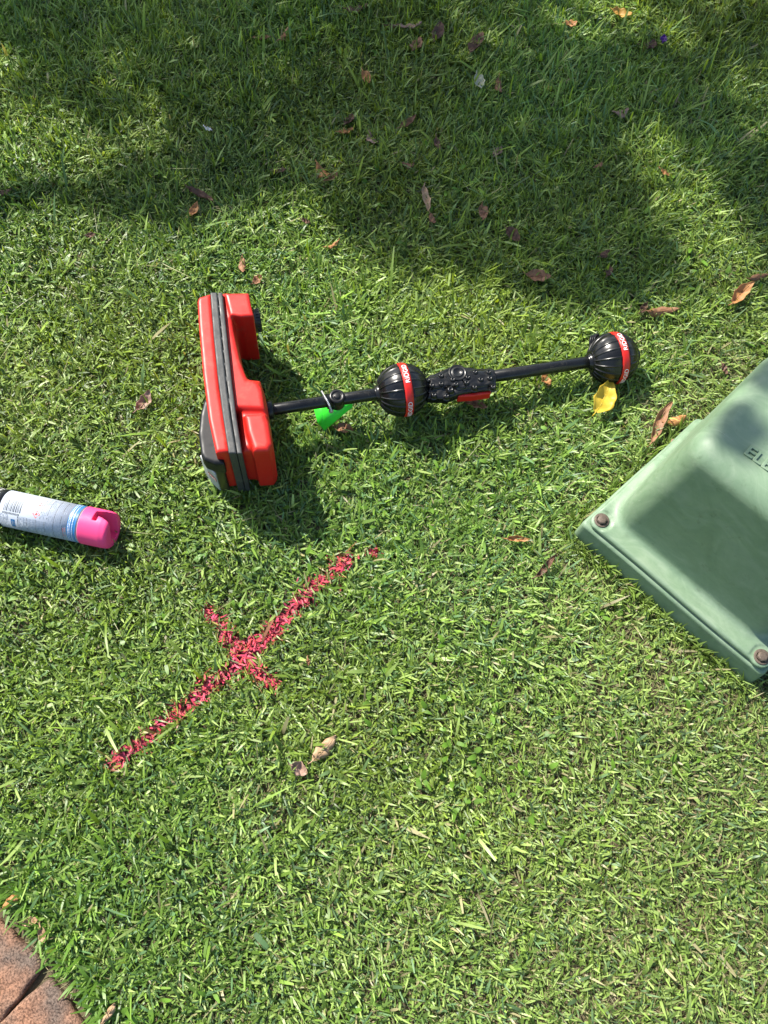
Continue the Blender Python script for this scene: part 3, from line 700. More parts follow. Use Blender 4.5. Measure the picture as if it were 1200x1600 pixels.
def make_blades(x, y, z0, az, lean, bend, length, width, tip, twist, col, rows=4):
    """rows of vertices up each blade, bending over; returns verts and quads"""
    n = len(x); ts = np.linspace(0, 1, rows)
    pos = np.stack([x, y, z0], 1); V = np.empty((n, rows, 2, 3), np.float32)
    prof = np.interp(ts, [0, .3, .7, 1], [.75, 1.0, .85, 0])
    for i, t in enumerate(ts):
        if i: 
            th = lean + bend * (t - .5 / (rows - 1)); step = length / (rows - 1)
            pos = pos + np.stack([np.sin(th) * np.cos(az), np.sin(th) * np.sin(az), np.cos(th)], 1) * step[:, None]
        tw = twist * (t - .3); side = np.stack([-np.sin(az) * np.cos(tw), np.cos(az) * np.cos(tw), np.sin(tw)], 1)
        w = width * np.maximum(prof[i], tip if t == 1 else 0) * .5
        V[:, i, 0] = pos - side * w[:, None]; V[:, i, 1] = pos + side * w[:, None]
    z = V[..., 2]; np.maximum(z, .001, out=z)
    b = (np.arange(n) * rows * 2)[:, None]
    Q = np.concatenate([np.stack([b[:, 0] + 2 * i, b[:, 0] + 2 * i + 1, b[:, 0] + 2 * i + 3, b[:, 0] + 2 * i + 2], 1) for i in range(rows - 1)])
    shade = np.interp(ts, [0, .35, 1], [.62, .95, 1.08]).astype(np.float32)   # colour darker towards the foot of each blade, lighter at the tip
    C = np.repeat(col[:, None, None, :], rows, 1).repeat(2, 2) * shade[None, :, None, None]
    return V.reshape(-1, 3), Q, C.reshape(-1, 3)

def scatter(n, x0, x1, y0, y1): return rng.uniform(x0, x1, n), rng.uniform(y0, y1, n)
def in_view(x, y, m=.10):
    # footprint of the picture on the ground, with a margin
    t = (y + .237) / 2.136; half = .558 + (.9275 - .558) * t + m
    return (np.abs(x) < half) & (y > -.237 - m) & (y < 1.90 + m)
x1_, y1_ = scatter(int(2.5 * 2.6 * 94000), -1.25, 1.25, -.40, 2.20); k_ = in_view(x1_, y1_); x1_, y1_ = x1_[k_], y1_[k_]
x2_, y2_ = scatter(int(4.4 * 4.4 * 15000), -2.2, 2.2, -1.0, 3.4); k_ = ~in_view(x2_, y2_); x2_, y2_ = x2_[k_], y2_[k_]
X_ = np.concatenate([x1_, x2_]); Y_ = np.concatenate([y1_, y2_]); far = np.arange(len(X_)) >= len(x1_)
big = nz2(X_, Y_, 5.0, 11); mid = nz2(X_, Y_, 16.0, 12); fine = nz2(X_, Y_, 60.0, 13)
dry = np.clip((X_ - .05) * 1.3 + (.55 - Y_) * 1.0, 0, 1) * .62 + .22 * mid + .45 * np.clip(fine * mid * 2.2 + .1, 0, 1) - .08   # thinner and strawier at lower right
bd = np.minimum(seg_d(X_, Y_, BL, BF), seg_d(X_, Y_, BL, BL + eb * .5))
dry = dry + (.7 - .3 * rng.random(len(bd))) * np.clip(1 - bd / .055, 0, 1); dry = np.clip(dry, 0, 1)
keep = (rng.random(len(X_)) > dry * .36) & (rng.random(len(X_)) > np.clip(fine * .55 - .15, 0, .5))
# blades grow out of tufts
tn = 9000 * 2; tx_ = rng.uniform(-1.25, 1.25, tn); ty_ = rng.uniform(-.40, 2.20, tn)
cs = .03; gi = {}
tcell = (np.floor((tx_ + 1.3) / cs).astype(int), np.floor((ty_ + .45) / cs).astype(int)); first = -np.ones((90, 92), int); first[tcell[0] % 90, tcell[1] % 92] = np.arange(tn)
cell = first[np.clip(np.floor((X_ + 1.3) / cs).astype(int) + rng.integers(-1, 2, len(X_)), 0, 89), np.clip(np.floor((Y_ + .45) / cs).astype(int) + rng.integers(-1, 2, len(X_)), 0, 91)]
tuft = (rng.random(len(X_)) < .55) & (cell >= 0) & ~far
ox = rng.normal(0, .008, len(X_)); oy = rng.normal(0, .008, len(X_)); AZT = np.arctan2(oy, ox) + rng.normal(0, .5, len(X_))
near = np.hypot(X_ - tx_[cell], Y_ - ty_[cell]) < .06; tuft &= near
X_ = np.where(tuft, tx_[cell] + ox, X_); Y_ = np.where(tuft, ty_[cell] + oy, Y_)
toff = np.where(tuft, (cell * 7919 % 97) / 97.0 - .5, 0)
brk = on_bricks(X_, Y_); keep &= ~brk
lim = limit(X_, Y_); keep &= lim > 0
X_, Y_, far, big, mid, fine, dry, lim, bd, tuft, AZT, toff = [a[keep] for a in (X_, Y_, far, big, mid, fine, dry, lim, bd, tuft, AZT, toff)]
n = len(X_)
length = rng.gamma(5.5, .0033, n) * (1 + .35 * toff) * (1 + .12 * mid + .28 * np.clip((Y_ - .7) / 1.2, 0, 1)) * (1 - .35 * dry)
length = np.clip(length, .009, .06)
width = rng.normal(.0027, .0008, n).clip(.0011, .0050) * (1 - .2 * dry)
wide = rng.random(n) < .035 * (1 + .5 * mid); length[wide] *= rng.uniform(1.3, 2.0, wide.sum()); width[wide] *= rng.uniform(1.4, 1.9, wide.sum())
width = np.where(far, width * 1.9, width)
lean = rng.normal(58, 22, n).clip(5, 92) - 8 * np.clip((Y_ - .9), 0, 1); lean = np.radians(lean)
bend = np.radians(rng.normal(18, 28, n))
az = rng.uniform(0, 2 * np.pi, n) + .0; az = np.where(rng.random(n) < .35, nz2(X_, Y_, 9, 21) * 2.5 + rng.normal(0, .7, n), az)
az = np.where(tuft, AZT, az); lean = np.where(tuft, lean * .88, lean)
z0 = rng.uniform(0.0, .016, n) * np.where(tuft, .6, 1) + .003 * mid; z0 = np.clip(z0, .0, .02)
tall = z0 + length * np.cos(lean).clip(.1, 1); over = tall > lim
lean[over] = np.radians(88); length[over] = np.minimum(length[over], .022); bend[over] = 0; z0[over] = np.minimum(z0[over], lim[over] * .6)
h_ = rng.random(n); g0 = np.array([.110, .190, .030]); g1 = np.array([.250, .380, .050]); g2 = np.array([.120, .215, .080])
col = g0 + (g1 - g0) * (h_ ** 1.3)[:, None]
s_ = rng.random(n) < .22; col[s_] = g2 * rng.uniform(.75, 1.25, s_.sum())[:, None]
col *= (1 + .16 * rng.normal(0, 1, n)).clip(.55, 1.5)[:, None]; col *= (1 + .16 * big + .10 * mid + .5 * toff)[:, None]
lush = np.clip(.5 - dry * 2 - X_ * .5 + .3 * mid, 0, 1)[:, None]; col = col * (1 - lush * np.array([.04, .0, .16])); lum = (col @ np.array([.25, .65, .10]))[:, None]; ds_ = (.04 + .17 * np.clip(dry, 0, 1))[:, None]; col = col * (1 - ds_) + lum * np.array([1.06, 1.0, .62]) * ds_
yl = np.clip(.5 * nz2(X_, Y_, 7, 31) + (Y_ - .9) * .25, -.4, .6); col[:, 0] *= 1 + .22 * yl; col[:, 2] *= 1 - .25 * yl
strawc = np.array([.38, .345, .175])
ds = rng.random(n) < dry * .20 + .006; col[ds] = strawc * rng.uniform(.6, 1.2, ds.sum())[:, None]
tip = np.where(rng.random(n) < .45, .55, .12); twist = rng.normal(0, .7, n)
pale = rng.random(n) < .15 + .32 * dry; col[pale] = np.array([.34, .46, .13]) * rng.uniform(.7, 1.2, pale.sum())[:, None]
pf = paint_field(X_ + length * .35 * np.cos(az) * np.sin(lean), Y_ + length * .35 * np.sin(az) * np.sin(lean)) + .0022 * rng.normal(0, 1, n)
pd = dot_field(X_ + length * .35 * np.cos(az) * np.sin(lean), Y_ + length * .35 * np.sin(az) * np.sin(lean)) + .002 * rng.normal(0, 1, n)
patchy = nz2(X_, Y_, 55, 41)
isp = (pf < 0) & (rng.random(n) < .95 - .28 * np.clip(patchy, 0, 1)); isd = (pd < 0) & ~isp
pc = np.array([.70, .072, .115]) * rng.uniform(.55, 1.15, n)[:, None]; pc[:, 2] *= rng.uniform(.6, 1.5, n)
dk = rng.random(n) < .20; pc[dk] = np.array([.27, .035, .045])
col[isp | isd] = pc[isp | isd]
length[isp | isd] = np.minimum(length[isp | isd], .017); length[isd] = np.minimum(length[isd], .011); width[isp] *= .8
mist = (~isp) & (~isd) & (pf < .010) & (rng.random(n) < .5 * np.clip(1 - pf / .010, 0, 1)); mf = rng.uniform(.1, .6, n)[:, None]
col[mist] = (col * (1 - mf) + np.array([.42, .07, .07]) * mf)[mist]
# sprayed blades are matted down a little
width[isp] *= 1.35; lean[isp] = np.radians(rng.normal(74, 10, isp.sum()).clip(30, 90))
def sub(m):
    return make_blades(X_[m], Y_[m], z0[m], az[m], lean[m], bend[m], length[m], width[m], tip[m], twist[m], col[m])
def twice(m):
    a = sub(m); b_ = make_blades(X_[m] + rng.normal(0, .003, m.sum()), Y_[m] + rng.normal(0, .003, m.sum()), z0[m], az[m] + 2.1, lean[m], bend[m], length[m] * .9, width[m] * .9, tip[m], -twist[m], col[m] * rng.uniform(.6, 1.1, (m.sum(), 1)))
    return join([a, b_])
# fine straw and stubble low in the mat
def straw(n_, x0, x1, y0, y1, p):
    sx, sy = scatter(n_, x0, x1, y0, y1); k = in_view(sx, sy, .05) & ~on_bricks(sx, sy, -.02) & (limit(sx, sy) > 0)
    sx, sy = sx[k], sy[k]; m_ = nz2(sx, sy, 16.0, 12)
    dd_ = np.clip((sx - .12) * 1.2 + (.55 - sy) * .9, 0, 1) * .6 + .25 * m_ + .3 + .6 * np.clip(1 - np.minimum(seg_d(sx, sy, BL, BF), seg_d(sx, sy, BL, BL + eb * .5)) / .05, 0, 1)
    k = rng.random(len(sx)) < np.clip(dd_ + p, .15, 1); sx, sy = sx[k], sy[k]; n2 = len(sx)
    c = strawc * rng.uniform(.45, 1.25, n2)[:, None]; gm = rng.random(n2) < .35; c[gm] = np.array([.12, .15, .05])
    return make_blades(sx, sy, rng.uniform(.001, .010, n2), rng.uniform(0, 6.28, n2), np.radians(rng.normal(76, 12, n2).clip(30, 92)), np.radians(rng.normal(5, 15, n2)),
                       rng.uniform(.006, .018, n2), rng.uniform(.0006, .0014, n2), np.full(n2, .6), rng.normal(0, 1, n2), c, 3)
parts = [sub(~(isp | isd)), straw(260000, -1.1, 1.1, -.3, 2.1, 0)]
# small clover-like and broad weed leaves here and there
wn_ = 2600; wx, wy = scatter(wn_, -1.1, 1.1, -.3, 2.1); kk = in_view(wx, wy, 0) & (limit(wx, wy) > .5) & ~on_bricks(wx, wy, .0) & (nz2(wx, wy, 8, 77) > .1) & (paint_field(wx, wy) > .01); wx, wy = wx[kk], wy[kk]; m2 = len(wx)
parts.append(make_blades(wx, wy, rng.uniform(.012, .022, m2), rng.uniform(0, 6.28, m2), np.radians(rng.normal(72, 12, m2)), np.radians(rng.normal(15, 10, m2)), rng.uniform(.009, .020, m2), rng.uniform(.0055, .0095, m2), np.full(m2, .3), rng.normal(0, .4, m2), np.array([.15, .30, .03]) * rng.uniform(.7, 1.1, m2)[:, None], 5))
# long blades leaning over the brick edge
en = 260; te_ = rng.uniform(-.13, .13, en); ex_ = []; 
bb_ = np.where((te_ > 0)[:, None], b1 + (b1e / np.linalg.norm(b1e)) * te_[:, None], b2 + (b2e / np.linalg.norm(b2e)) * (-te_)[:, None])
bb_ = bb_ + np.array([.016, .016]) + rng.uniform(0, .04, (en, 1)) * np.array([.75, .66])
parts.append(make_blades(bb_[:, 0], bb_[:, 1], rng.uniform(.002, .012, en), rng.normal(math.radians(222), 1.0, en), np.radians(rng.normal(55, 18, en).clip(10, 80)), np.radians(rng.normal(25, 15, en)), rng.uniform(.02, .052, en), rng.uniform(.003, .0062, en), np.full(en, .15), rng.normal(0, .5, en), np.array([.12, .235, .03]) * rng.uniform(.7, 1.25, (en, 1)), 5))
# taller blades left uncut against the cover, leaning over its foot
fn = 620; ft = rng.uniform(0, 1, fn); fo = rng.uniform(.002, .016, fn); sd_ = rng.random(fn) < .62
fx = np.where(sd_[:, None], BL[:2] + ea[:2] * (ft * BA)[:, None] - eb[:2] * fo[:, None], BL[:2] + eb[:2] * (ft * BB)[:, None] - ea[:2] * fo[:, None] + ea[:2] * (ft * BB * .07)[:, None])
parts.append(make_blades(fx[:, 0], fx[:, 1], rng.uniform(0, .006, fn), rng.uniform(0, 6.28, fn), np.radians(rng.normal(30, 16, fn).clip(2, 70)), np.radians(rng.normal(30, 20, fn)), rng.uniform(.022, .050, fn), rng.uniform(.0018, .004, fn), np.full(fn, .15), rng.normal(0, .5, fn), np.array([.17, .26, .05]) * rng.uniform(.6, 1.3, (fn, 1)), 5))
# runners creeping over the mat
rn = 420; qx, qy = scatter(rn, -1.0, 1.0, -.25, 2.0); kk = (limit(qx, qy) > .5) & ~on_bricks(qx, qy, .06) & (paint_field(qx, qy) > .05); qx, qy = qx[kk], qy[kk]; m3 = len(qx)
parts.append(make_blades(qx, qy, rng.uniform(.010, .018, m3), rng.uniform(0, 6.28, m3), np.radians(rng.normal(86, 4, m3)), np.radians(rng.normal(4, 5, m3)), rng.uniform(.035, .09, m3), rng.uniform(.0010, .0017, m3), np.full(m3, .6), rng.normal(0, .4, m3), np.array([.30, .31, .12]) * rng.uniform(.6, 1.2, (m3, 1)), 6))
def join(parts):
    V = []; Q = []; C = []; b = 0
    for v, q_, c in parts: V.append(v); Q.append(q_ + b); C.append(c); b += len(v)
    return np.concatenate(V), np.concatenate(Q), np.concatenate(C)
V, Q, C = join(parts)
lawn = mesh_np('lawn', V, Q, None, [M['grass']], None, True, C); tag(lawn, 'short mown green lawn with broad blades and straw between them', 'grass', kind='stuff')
V, Q, C = twice(isp)
o = mesh_np('paint_mark', V, Q, None, [M['painted']], None, True, C); tag(o, 'long-armed pinkish red cross sprayed on the grass blades', 'paint mark')
V, Q, C = twice(isd)
o = mesh_np('paint_mark', V, Q, None, [M['painted']], None, True, C); tag(o, 'small red paint blot just past the upper right end of the sprayed cross', 'paint mark')

# ------------------------------------------------------------------ fallen leaves
def leaf_mat(name, c0, c1, rough=0.55, trans=0.15):
    m = bpy.data.materials.new(name); m.use_nodes = True; N = m.node_tree.nodes; Lk = m.node_tree.links
    b = N['Principled BSDF']; b.inputs['Roughness'].default_value = rough; b.inputs['Specular IOR Level'].default_value = .35
    tc = N.new('ShaderNodeTexCoord'); nn_ = N.new('ShaderNodeTexNoise'); nn_.inputs['Scale'].default_value = 70; nn_.inputs['Detail'].default_value = 8; nn_.inputs['Roughness'].default_value = .7
    Lk.new(tc.outputs['Object'], nn_.inputs['Vector']); r = N.new('ShaderNodeValToRGB'); r.color_ramp.elements[0].position = .35; r.color_ramp.elements[1].position = .65
    r.color_ramp.elements[0].color = (*c0, 1); r.color_ramp.elements[1].color = (*c1, 1); Lk.new(nn_.outputs[0], r.inputs[0]); Lk.new(r.outputs[0], b.inputs['Base Color'])
    bp = N.new('ShaderNodeBump'); bp.inputs['Strength'].default_value = .5; bp.inputs['Distance'].default_value = .001; Lk.new(nn_.outputs[0], bp.inputs['Height']); Lk.new(bp.outputs[0], b.inputs['Normal'])
    tr = N.new('ShaderNodeBsdfTranslucent'); Lk.new(r.outputs[0], tr.inputs[0]); mx = N.new('ShaderNodeMixShader'); mx.inputs[0].default_value = trans
    Lk.new(b.outputs[0], mx.inputs[1]); Lk.new(tr.outputs[0], mx.inputs[2]); Lk.new(mx.outputs[0], N['Material Output'].inputs[0])
    return m
LM = {'brown': leaf_mat('brown leaf', (.21, .095, .045), (.36, .19, .10)), 'dark': leaf_mat('dark brown leaf', (.085, .045, .028), (.19, .10, .06)),
      'tan': leaf_mat('tan leaf', (.34, .21, .11), (.50, .34, .20)), 'orange': leaf_mat('orange brown leaf', (.36, .15, .045), (.48, .25, .10)),
      'pink': leaf_mat('pinkish brown leaf', (.27, .16, .11), (.42, .28, .21)), 'pale': leaf_mat('pale leaf', (.36, .38, .24), (.48, .48, .34)),
      'yellow': leaf_mat('yellow leaf', (.56, .39, .03), (.66, .49, .06), .45, .25), 'amber': leaf_mat('amber leaf', (.36, .19, .03), (.46, .28, .06))}
def leaf(px, py, ang, lpx, wr, m, curl, bend, label, h=.026, tilt=0, roll=0, seed=0, name='fallen_leaf', cat='leaf', grp='dead leaves fallen on the lawn', lobes=0):
    """px,py centre in the photograph; ang its direction there; lpx its length there; wr width over length"""
    c = G(px, py, h); d = np.array([math.cos(R(ang)), -math.sin(R(ang))]) * lpx / 2
    p0 = G(px - d[0], py - d[1], h); p1 = G(px + d[0], py + d[1], h); ln = np.linalg.norm(p1 - p0) * 1.04; a = math.atan2(p1[1] - p0[1], p1[0] - p0[0])
    rs = np.random.default_rng(seed + int(px * 7 + py)); nu, nv = 22, 11
    s = np.linspace(0, 1, nu); v = np.linspace(-1, 1, nv); S_, V_ = np.meshgrid(s, v, indexing='ij')
    hw = ln * wr * .66 * np.sin(np.pi * np.clip(S_, .012, .988) ** .85) ** .75
    hw = hw * (1 + .08 * np.sin(S_ * 19 + rs.uniform(0, 6)) + (.45 * np.sin(S_ * 14 + 1) if lobes else 0))
    k = curl + .25 * np.sin(3 * S_ + rs.uniform(0, 6)) * np.sign(curl); k = np.where(np.abs(k) < .05, .05, k); A = V_ * k
    Yl = hw * np.sin(A) / k * (1 + 0 * A); Zl = hw * (1 - np.cos(A)) / k
    Xl = (S_ - .5) * ln; Zl = Zl + bend * ln * (np.abs(S_ - .5) ** 2) * 2 + .0015 * np.sin(S_ * 16 + V_ * 2 + rs.uniform(0, 6)) + .001 * rs.normal(0, 1, (nu, nv)) * .5
    Yl = Yl + ln * .06 * np.sin(S_ * 3 + rs.uniform(0, 6)); Zl = Zl - .0007 * np.exp(-(V_ / .12) ** 2)
    mb = MB(); mb.grid(np.stack([Xl, Yl, Zl], -1))
    y0 = Yl[0, nv // 2]; z0_ = Zl[0, nv // 2]
    mb.tube([(-ln * .5 + .002, y0, z0_), (-ln * .5 - .004, y0 + .001, z0_ + .001), (-ln * .5 - ln * .12 - .003, y0 + .003, z0_ + .002)], [.0007, .0007, .0005], 6)
    mid_ = [(Xl[i, nv // 2], Yl[i, nv // 2], Zl[i, nv // 2] + .0001) for i in range(0, nu, 3)]; mb.tube(mid_, .0005, 5)
    o = mb.build(name, LM[m]); sm = o.modifiers.new('thickness', 'SOLIDIFY'); sm.thickness = .0004
    o.matrix_world = Matrix.Translation(Vector(c)) @ Matrix.Rotation(a, 4, 'Z') @ Matrix.Rotation(R(tilt), 4, 'Y') @ Matrix.Rotation(R(roll), 4, 'X')
    return tag(o, label, cat, grp)
LEAVES = [
 (558, 11, 5, 38, .55, 'dark', 1.0, .1, 'dark brown leaf at the top edge of the picture, left of the leaf cluster'),
 (640, 43, 12, 42, .34, 'pink', 1.4, .3, 'pale pinkish leaf lying lengthwise, largest of the shaded leaf cluster near the top'),
 (652, 71, 70, 24, .55, 'brown', .8, .3, 'short upright tan leaf just below the pinkish leaf of the top cluster'),
 (612, 40, -10, 26, .4, 'dark', 1.2, .2, 'small dark leaf left of the pinkish leaf in the top cluster'),
 (684, 50, 80, 26, .5, 'dark', 1.0, .2, 'very dark leaf right of the pinkish leaf in the top cluster'),
 (410, 61, -5, 34, .35, 'brown', 1.4, .2, 'brown rolled leaf in deep shade at upper left of the top cluster'),
 (443, 54, 60, 30, .3, 'brown', 1.5, .3, 'narrow brown leaf standing right beside the rolled leaf'),
 (745, 68, 65, 32, .5, 'dark', 1.0, .2, 'dark brown leaf standing on edge near the top, right of the cluster'),
 (573, 122, -50, 22, .5, 'orange', .8, .3, 'small orange-brown leaf below the dark leaf at the top edge'),
 (781, 134, -75, 26, .4, 'brown', 1.2, .2, 'narrow brown leaf just right of the whitish petal'),
 (541, 207, 20, 28, .5, 'orange', 1.0, .3, 'tan leaf with a dark leaf on its upper end, in the shade'),
 (546, 189, 70, 24, .5, 'dark', 1.2, .3, 'blackish curled leaf touching the tan leaf from above'),
 (583, 218, -60, 26, .45, 'pink', 1.0, .3, 'pale brown leaf beside the tan and blackish pair'),
 (637, 191, 42, 32, .3, 'brown', 1.5, .2, 'slender brown leaf pointing to the upper right in the middle of the shade'),
 (685, 226, -70, 26, .3, 'dark', 1.4, .2, 'thin dark red-brown leaf upright in the middle of the shade'),
 (638, 257, 5, 20, .6, 'brown', .8, .3, 'small rusty leaf lying flat above the long pale leaf'),
 (779, 238, 60, 18, .6, 'pink', .8, .3, 'small dusty pink-brown leaf right of the middle of the shade'),
 (437, 267, 0, 26, .5, 'dark', .9, .2, 'small dark rust leaf left of the three-pointed leaf'),
 (505, 268, -38, 28, .65, 'orange', 1.2, .5, 'tan curled leaf with its points up where sun meets shade'),
 (519, 278, 25, 24, .5, 'brown', 1.3, .4, 'darker leaf overlapping the lower right of the curled tan leaf'),
 (665, 313, -88, 40, .24, 'tan', 1.5, .15, 'long narrow pale tan leaf standing upright in the shade'),
 (676, 341, -50, 17, .5, 'brown', 1.0, .2, 'small brown leaf at the foot of the long narrow tan leaf'),
 (754, 334, -82, 26, .45, 'brown', .9, .2, 'oval brown leaf alone right of the long narrow tan leaf'),
 (802, 368, -35, 28, .6, 'dark', 1.0, .3, 'dark brown cupped leaf in the shade above the big oval leaf'),
 (521, 383, 42, 26, .24, 'orange', 1.5, .3, 'thin red-brown sliver of leaf in the sun above the locator'),
 (312, 306, -25, 40, .35, 'dark', 1.5, .2, 'dark rolled leaf at the left edge of the shade'),
 (302, 328, 65, 24, .4, 'orange', 1.2, .3, 'orange-brown leaf just under the dark rolled leaf'),
 (380, 415, -80, 28, .32, 'brown', 1.2, .2, 'narrow brown leaf standing above the red locator head'),
 (403, 437, 30, 18, .7, 'brown', .8, .3, 'small round brown leaf nearest the top of the red locator head'),
 (841, 433, -5, 40, .5, 'brown', .9, .2, 'big oval brown leaf at the lower edge of the shade above the far ball'),
 (970, 177, 25, 28, .65, 'pink', .7, .4, 'greyish pink broad leaf alone in the shade at upper right'),
 (891, 38, 25, 22, .55, 'orange', .9, .3, 'small orange-brown leaf by the sunny patch at upper right'),
 (1017, 71, 60, 18, .6, 'dark', .9, .3, 'small dark leaf left of the purple petal'),
 (1034, 486, 3, 54, .30, 'brown', 1.6, .25, 'long rolled red-brown leaf above the far ball'),
 (1005, 481, 50, 20, .4, 'dark', 1.2, .3, 'short dark leaf touching the left end of the long rolled leaf'),
 (1158, 461, 40, 42, .42, 'orange', 1.5, .4, 'bright orange-brown curled leaf near the right edge, sunlit'),
 (1186, 433, 8, 34, .32, 'brown', 1.5, .2, 'brown rolled leaf above the bright orange-brown curled leaf at the right edge'),
 (1132, 577, -55, 18, .5, 'dark', .9, .2, 'small grey-brown leaf in the grass beyond the green cover edge'),
 (1033, 661, 58, 70, .22, 'brown', 1.7, .1, 'long straight rolled leaf lying beside the green cover'),
 (1056, 657, 20, 30, .6, 'orange', 1.3, .5, 'curled reddish leaf between the long rolled leaf and the green cover'),
 (852, 597, -70, 22, .6, 'orange', .8, .4, 'small orange-brown leaf just below the mast between clamp and far ball'),
 (225, 627, 55, 36, .5, 'pink', 1.5, .5, 'curled pinkish brown leaf left of the red locator head'),
 (8, 299, 5, 26, .5, 'dark', 1.2, .2, 'dark brown leaf cut by the left edge of the picture in shade'),
 (809, 843, 3, 38, .28, 'orange', 1.6, .2, 'orange rolled leaf lying level left of the green cover corner'),
 (853, 886, 40, 44, .26, 'dark', 1.6, .4, 'dry olive-brown curled leaf below the orange rolled leaf'),
 (506, 1168, 50, 54, .42, 'tan', 1.3, .25, 'tan folded leaf in the sun to the lower right of the sprayed cross'),
 (468, 1200, -20, 28, .7, 'pink', .8, .6, 'small crumpled pinkish leaf just left of the tan folded leaf'),
 (481, 1035, -80, 12, .5, 'brown', .9, .2, 'tiny brown leaf fragment right of the sprayed cross'),
 (17, 1408, 50, 34, .55, 'orange', 1.3, .5, 'orange-brown crumpled leaf above the brick pavers'),
 (48, 1441, 5, 22, .6, 'tan', .9, .4, 'small tan leaf tucked between the grass and the upper brick'),
 (67, 1461, -65, 26, .5, 'tan', 1.2, .4, 'pale tan leaf standing at the brick edge below the small tan leaf'),
 (170, 1583, 62, 42, .4, 'tan', 1.5, .3, 'beige curled leaf at the bottom edge right of the lower brick'),
 (744, 634, -8, 36, .42, 'brown', .9, .2, 'brown leaf in the shadow under the red button of the clamp'),
 (538, 671, -15, 32, .5, 'brown', .9, .2, 'brown leaf in the shadow of the green tag'),
 (945, 396, 30, 18, .5, 'dark', .8, .2, 'small dark leaf in the shade right of the big oval leaf'),
 (950, 424, 75, 22, .4, 'dark', 1.0, .2, 'dark sliver of leaf between the big oval leaf and the long rolled leaf'),
 (1040, 270, -30, 22, .35, 'orange', 1.3, .3, 'small red-brown twisted leaf in the small sunny gap at right'),
 (936, 258, 40, 14, .5, 'brown', .8, .2, 'tiny brown leaf left of the small sunny gap'),
 (478, 345, -10, 14, .5, 'dark', .8, .2, 'tiny dark leaf in the sun left of the shade edge'),
 (142, 368, 15, 16, .5, 'dark', .8, .2, 'tiny dark leaf low in the sunny grass at the left'),
 (1055, 655 + 35, 30, 16, .5, 'pink', .8, .3, 'small grey bit of leaf trapped against the green cover'),
]
for i, t in enumerate(LEAVES):
    px, py, ang, lpx, wr, m_, cu_, be_, lb = t
    lpx *= .95 if py > 300 else .88; wr *= .9
    leaf(px, py, ang, lpx, wr, m_, (cu_ if i % 3 else -cu_) * .8, be_, lb, h=.025 if py > 300 else .0245, tilt=random.uniform(-14, 14), roll=random.uniform(-22, 22), seed=i)
leaf(942, 619, 62, 52, .46, 'yellow', .8, .06, 'bright yellow half-folded leaf just below the far ball of the locator', h=.040, tilt=-3, roll=14, seed=99, grp=None)
leaf(971, 22, -12, 30, .50, 'amber', .9, .3, 'amber yellow leaf in the shade at the top edge, upper right', h=.03, seed=98, grp=None)
leaf(748, 130, -65, 22, .50, 'pale', .8, .3, 'whitish green fallen petal alone in the upper shade', h=.03, seed=97, name='fallen_petal', cat='petal', grp=None)
LM['purple'] = leaf_mat('purple petal', (.07, .02, .16), (.12, .03, .25)); LM['cream'] = leaf_mat('cream chip', (.75, .75, .7), (.8, .8, .75))
leaf(1037, 62, 70, 11, .6, 'purple', .8, .3, 'tiny dark purple petal in the small sunny patch at upper right', h=.032, seed=96, name='fallen_petal', cat='petal', grp=None)
leaf(326, 202, -25, 11, .4, 'cream', .8, .2, 'tiny white chip in the shade at upper left', h=.03, seed=95, name='fallen_petal', cat='petal', grp=None)

# ------------------------------------------------------------------ the tree that throws the dappled shade
LIT = [  # sunny gaps inside the shade: photo x, y, half width, half height, strength
 (55, 240, 80, 56, 1), (0, 150, 36, 60, .8), (140, 262, 60, 30, .8), (240, 220, 34, 40, .8), (185, 140, 40, 20, .35), (15, 110, 40, 30, .35),
 (270, 285, 30, 20, .25), (350, 18, 60, 26, .3), (520, 50, 70, 44, .33), (700, 12, 60, 30, .45), (935, 32, 72, 48, .9), (1065, 58, 52, 36, .6), (1150, 8, 70, 22, .7),
 (1195, 175, 44, 62, .65), (1035, 250, 34, 36, .75), (1080, 330, 52, 48, .8), (1125, 400, 54, 58, 1), (1190, 410, 40, 34, .5), (1040, 275, 60, 40, .4),
 (420, 345, 90, 45, .5), (520, 330, 40, 40, .3), (790, 90, 60, 40, .25)]
BORDER = [(-400, 345), (0, 352), (90, 325), (160, 345), (230, 350), (300, 372), (360, 350), (400, 330), (440, 318), (500, 335), (545, 390), (620, 428), (700, 440), (760, 448), (830, 478), (880, 492), (960, 498), (1040, 485), (1100, 455), (1150, 455), (1200, 475), (1700, 540)]
EXTRA = [(1150, 668, 24, 34, .95, .36, 35), (1206, 580, 30, 24, .8, .36, 0), (170, 120, 1, 1, 0, 0, 0)]
bx_ = [G(x, y, 0) for x, y in BORDER]
def shade(gx, gy):
    """how much of the sun is kept off a spot of the lawn"""
    # to photo coordinates of the plan
    yb = np.interp(gx, [b[0] for b in bx_], [b[1] for b in bx_]); s = np.clip((gy - yb) / .05 + .5, 0, 1)
    for x, y, a, b, k in LIT:
        c = G(x, y, 0); rx = abs(G(x + a, y, 0)[0] - c[0]); ry = abs(G(x, y - b, 0)[1] - c[1])
        e = np.hypot((gx - c[0]) / rx, (gy - c[1]) / ry); s = s * (1 - min(1, k * 1.15) * np.clip(1.35 - e, 0, .4) * 2.5)
    return s
tr_m = Matrix.Translation((-2.9, 5.0, 0))
tree = empty('shade_tree', tr_m, 'leafy tree outside the picture whose crown shades the lawn', 'tree')
T0 = np.array([-2.9, 5.0, 0])
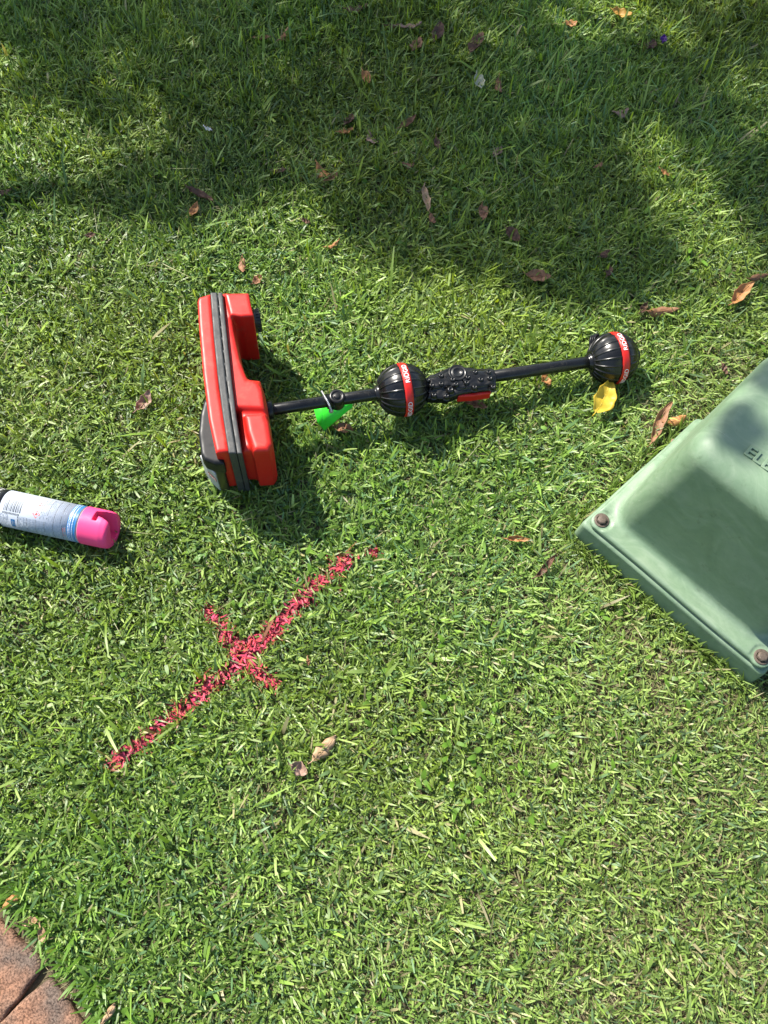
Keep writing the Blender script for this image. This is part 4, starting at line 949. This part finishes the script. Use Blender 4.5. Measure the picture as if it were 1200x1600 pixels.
def leafcloud(P, size):
    n = len(P); a = rng.normal(0, 1, (n, 3)); a[:, 2] *= .35; a /= np.linalg.norm(a, axis=1)[:, None]
    nrm = rng.normal(0, .55, (n, 3)) + SUNV * 1.0; b = np.cross(nrm, a); b /= np.linalg.norm(b, axis=1)[:, None]
    s = size * rng.uniform(.7, 1.3, n)[:, None]; droop = np.array([0, 0, -.15])
    V = np.stack([P - a * s, P - a * s * .2 + b * s * .42 + droop * s * .3, P + a * s, P - a * s * .2 - b * s * .42 + droop * s * .3], 1)
    return V.reshape(-1, 3), np.arange(n * 4).reshape(n, 4)
NL = 130000
gx = rng.uniform(-3.0, 3.0, NL); gy = rng.uniform(.6, 4.2, NL); k = rng.random(NL) < shade(gx, gy) * np.where((np.abs(gx) < 1.3) & (gy < 2.2), 1, .45); gx, gy = gx[k], gy[k]
tt = rng.uniform(3.4, 5.2, len(gx)); P = np.stack([gx, gy, 0 * gx], 1) + SUNV * tt[:, None]
EX = []
for x, y, a, b, k, h, an in EXTRA:
    if k <= 0: continue
    c = G(x, y, h); ra = abs(G(x + a, y, h)[0] - c[0]); rb_ = abs(G(x, y - b, h)[1] - c[1]); m_ = int(k * 2600 * max(ra * rb_ * 40, .06))
    q_ = rng.normal(0, .5, (m_, 2)) * [ra, rb_]; EX.append(np.stack([c[0] + q_[:, 0], c[1] + q_[:, 1], np.full(m_, h)], 1) + SUNV * rng.uniform(3.4, 3.9, m_)[:, None])
P = np.concatenate([P] + EX)
V, Q = leafcloud(P - T0, .024)
M['tree_leaf'] = mat('tree leaves', (0.05, 0.10, 0.02), .45, .4, noise=(6, (.08, .14, .03), .5))
M['bark'] = mat('bark', (0.11, 0.085, 0.06), .9, .2, noise=(18, (.2, .16, .12), .5), bump=(40, 1, .02))
mesh_np('crown', V, Q, None, [M['tree_leaf']], tree, False)
mb = MB(); mb.tube([(0, 0, -.05), (.03, 0, .3), (.08, -.05, 1.0), (.2, -.1, 1.8), (.35, -.2, 2.4)], [.17, .14, .12, .10, .08], 16)
cen = P.mean(0) - T0
for i in range(9):
    tgt = P[rng.integers(len(P))] - T0; s0 = np.array([.2 + .017 * i, -.1 - .011 * i, 1.8 + .065 * i]); m1 = s0 * .5 + tgt * .5 + np.array([0, 0, .35])
    mb.tube([s0, s0 * .75 + m1 * .25 + np.array([0, 0, .1]), m1, tgt * .7 + m1 * .3, tgt], [.055, .042, .028, .016, .006], 8)
mb.build('trunk', M['bark'], tree)
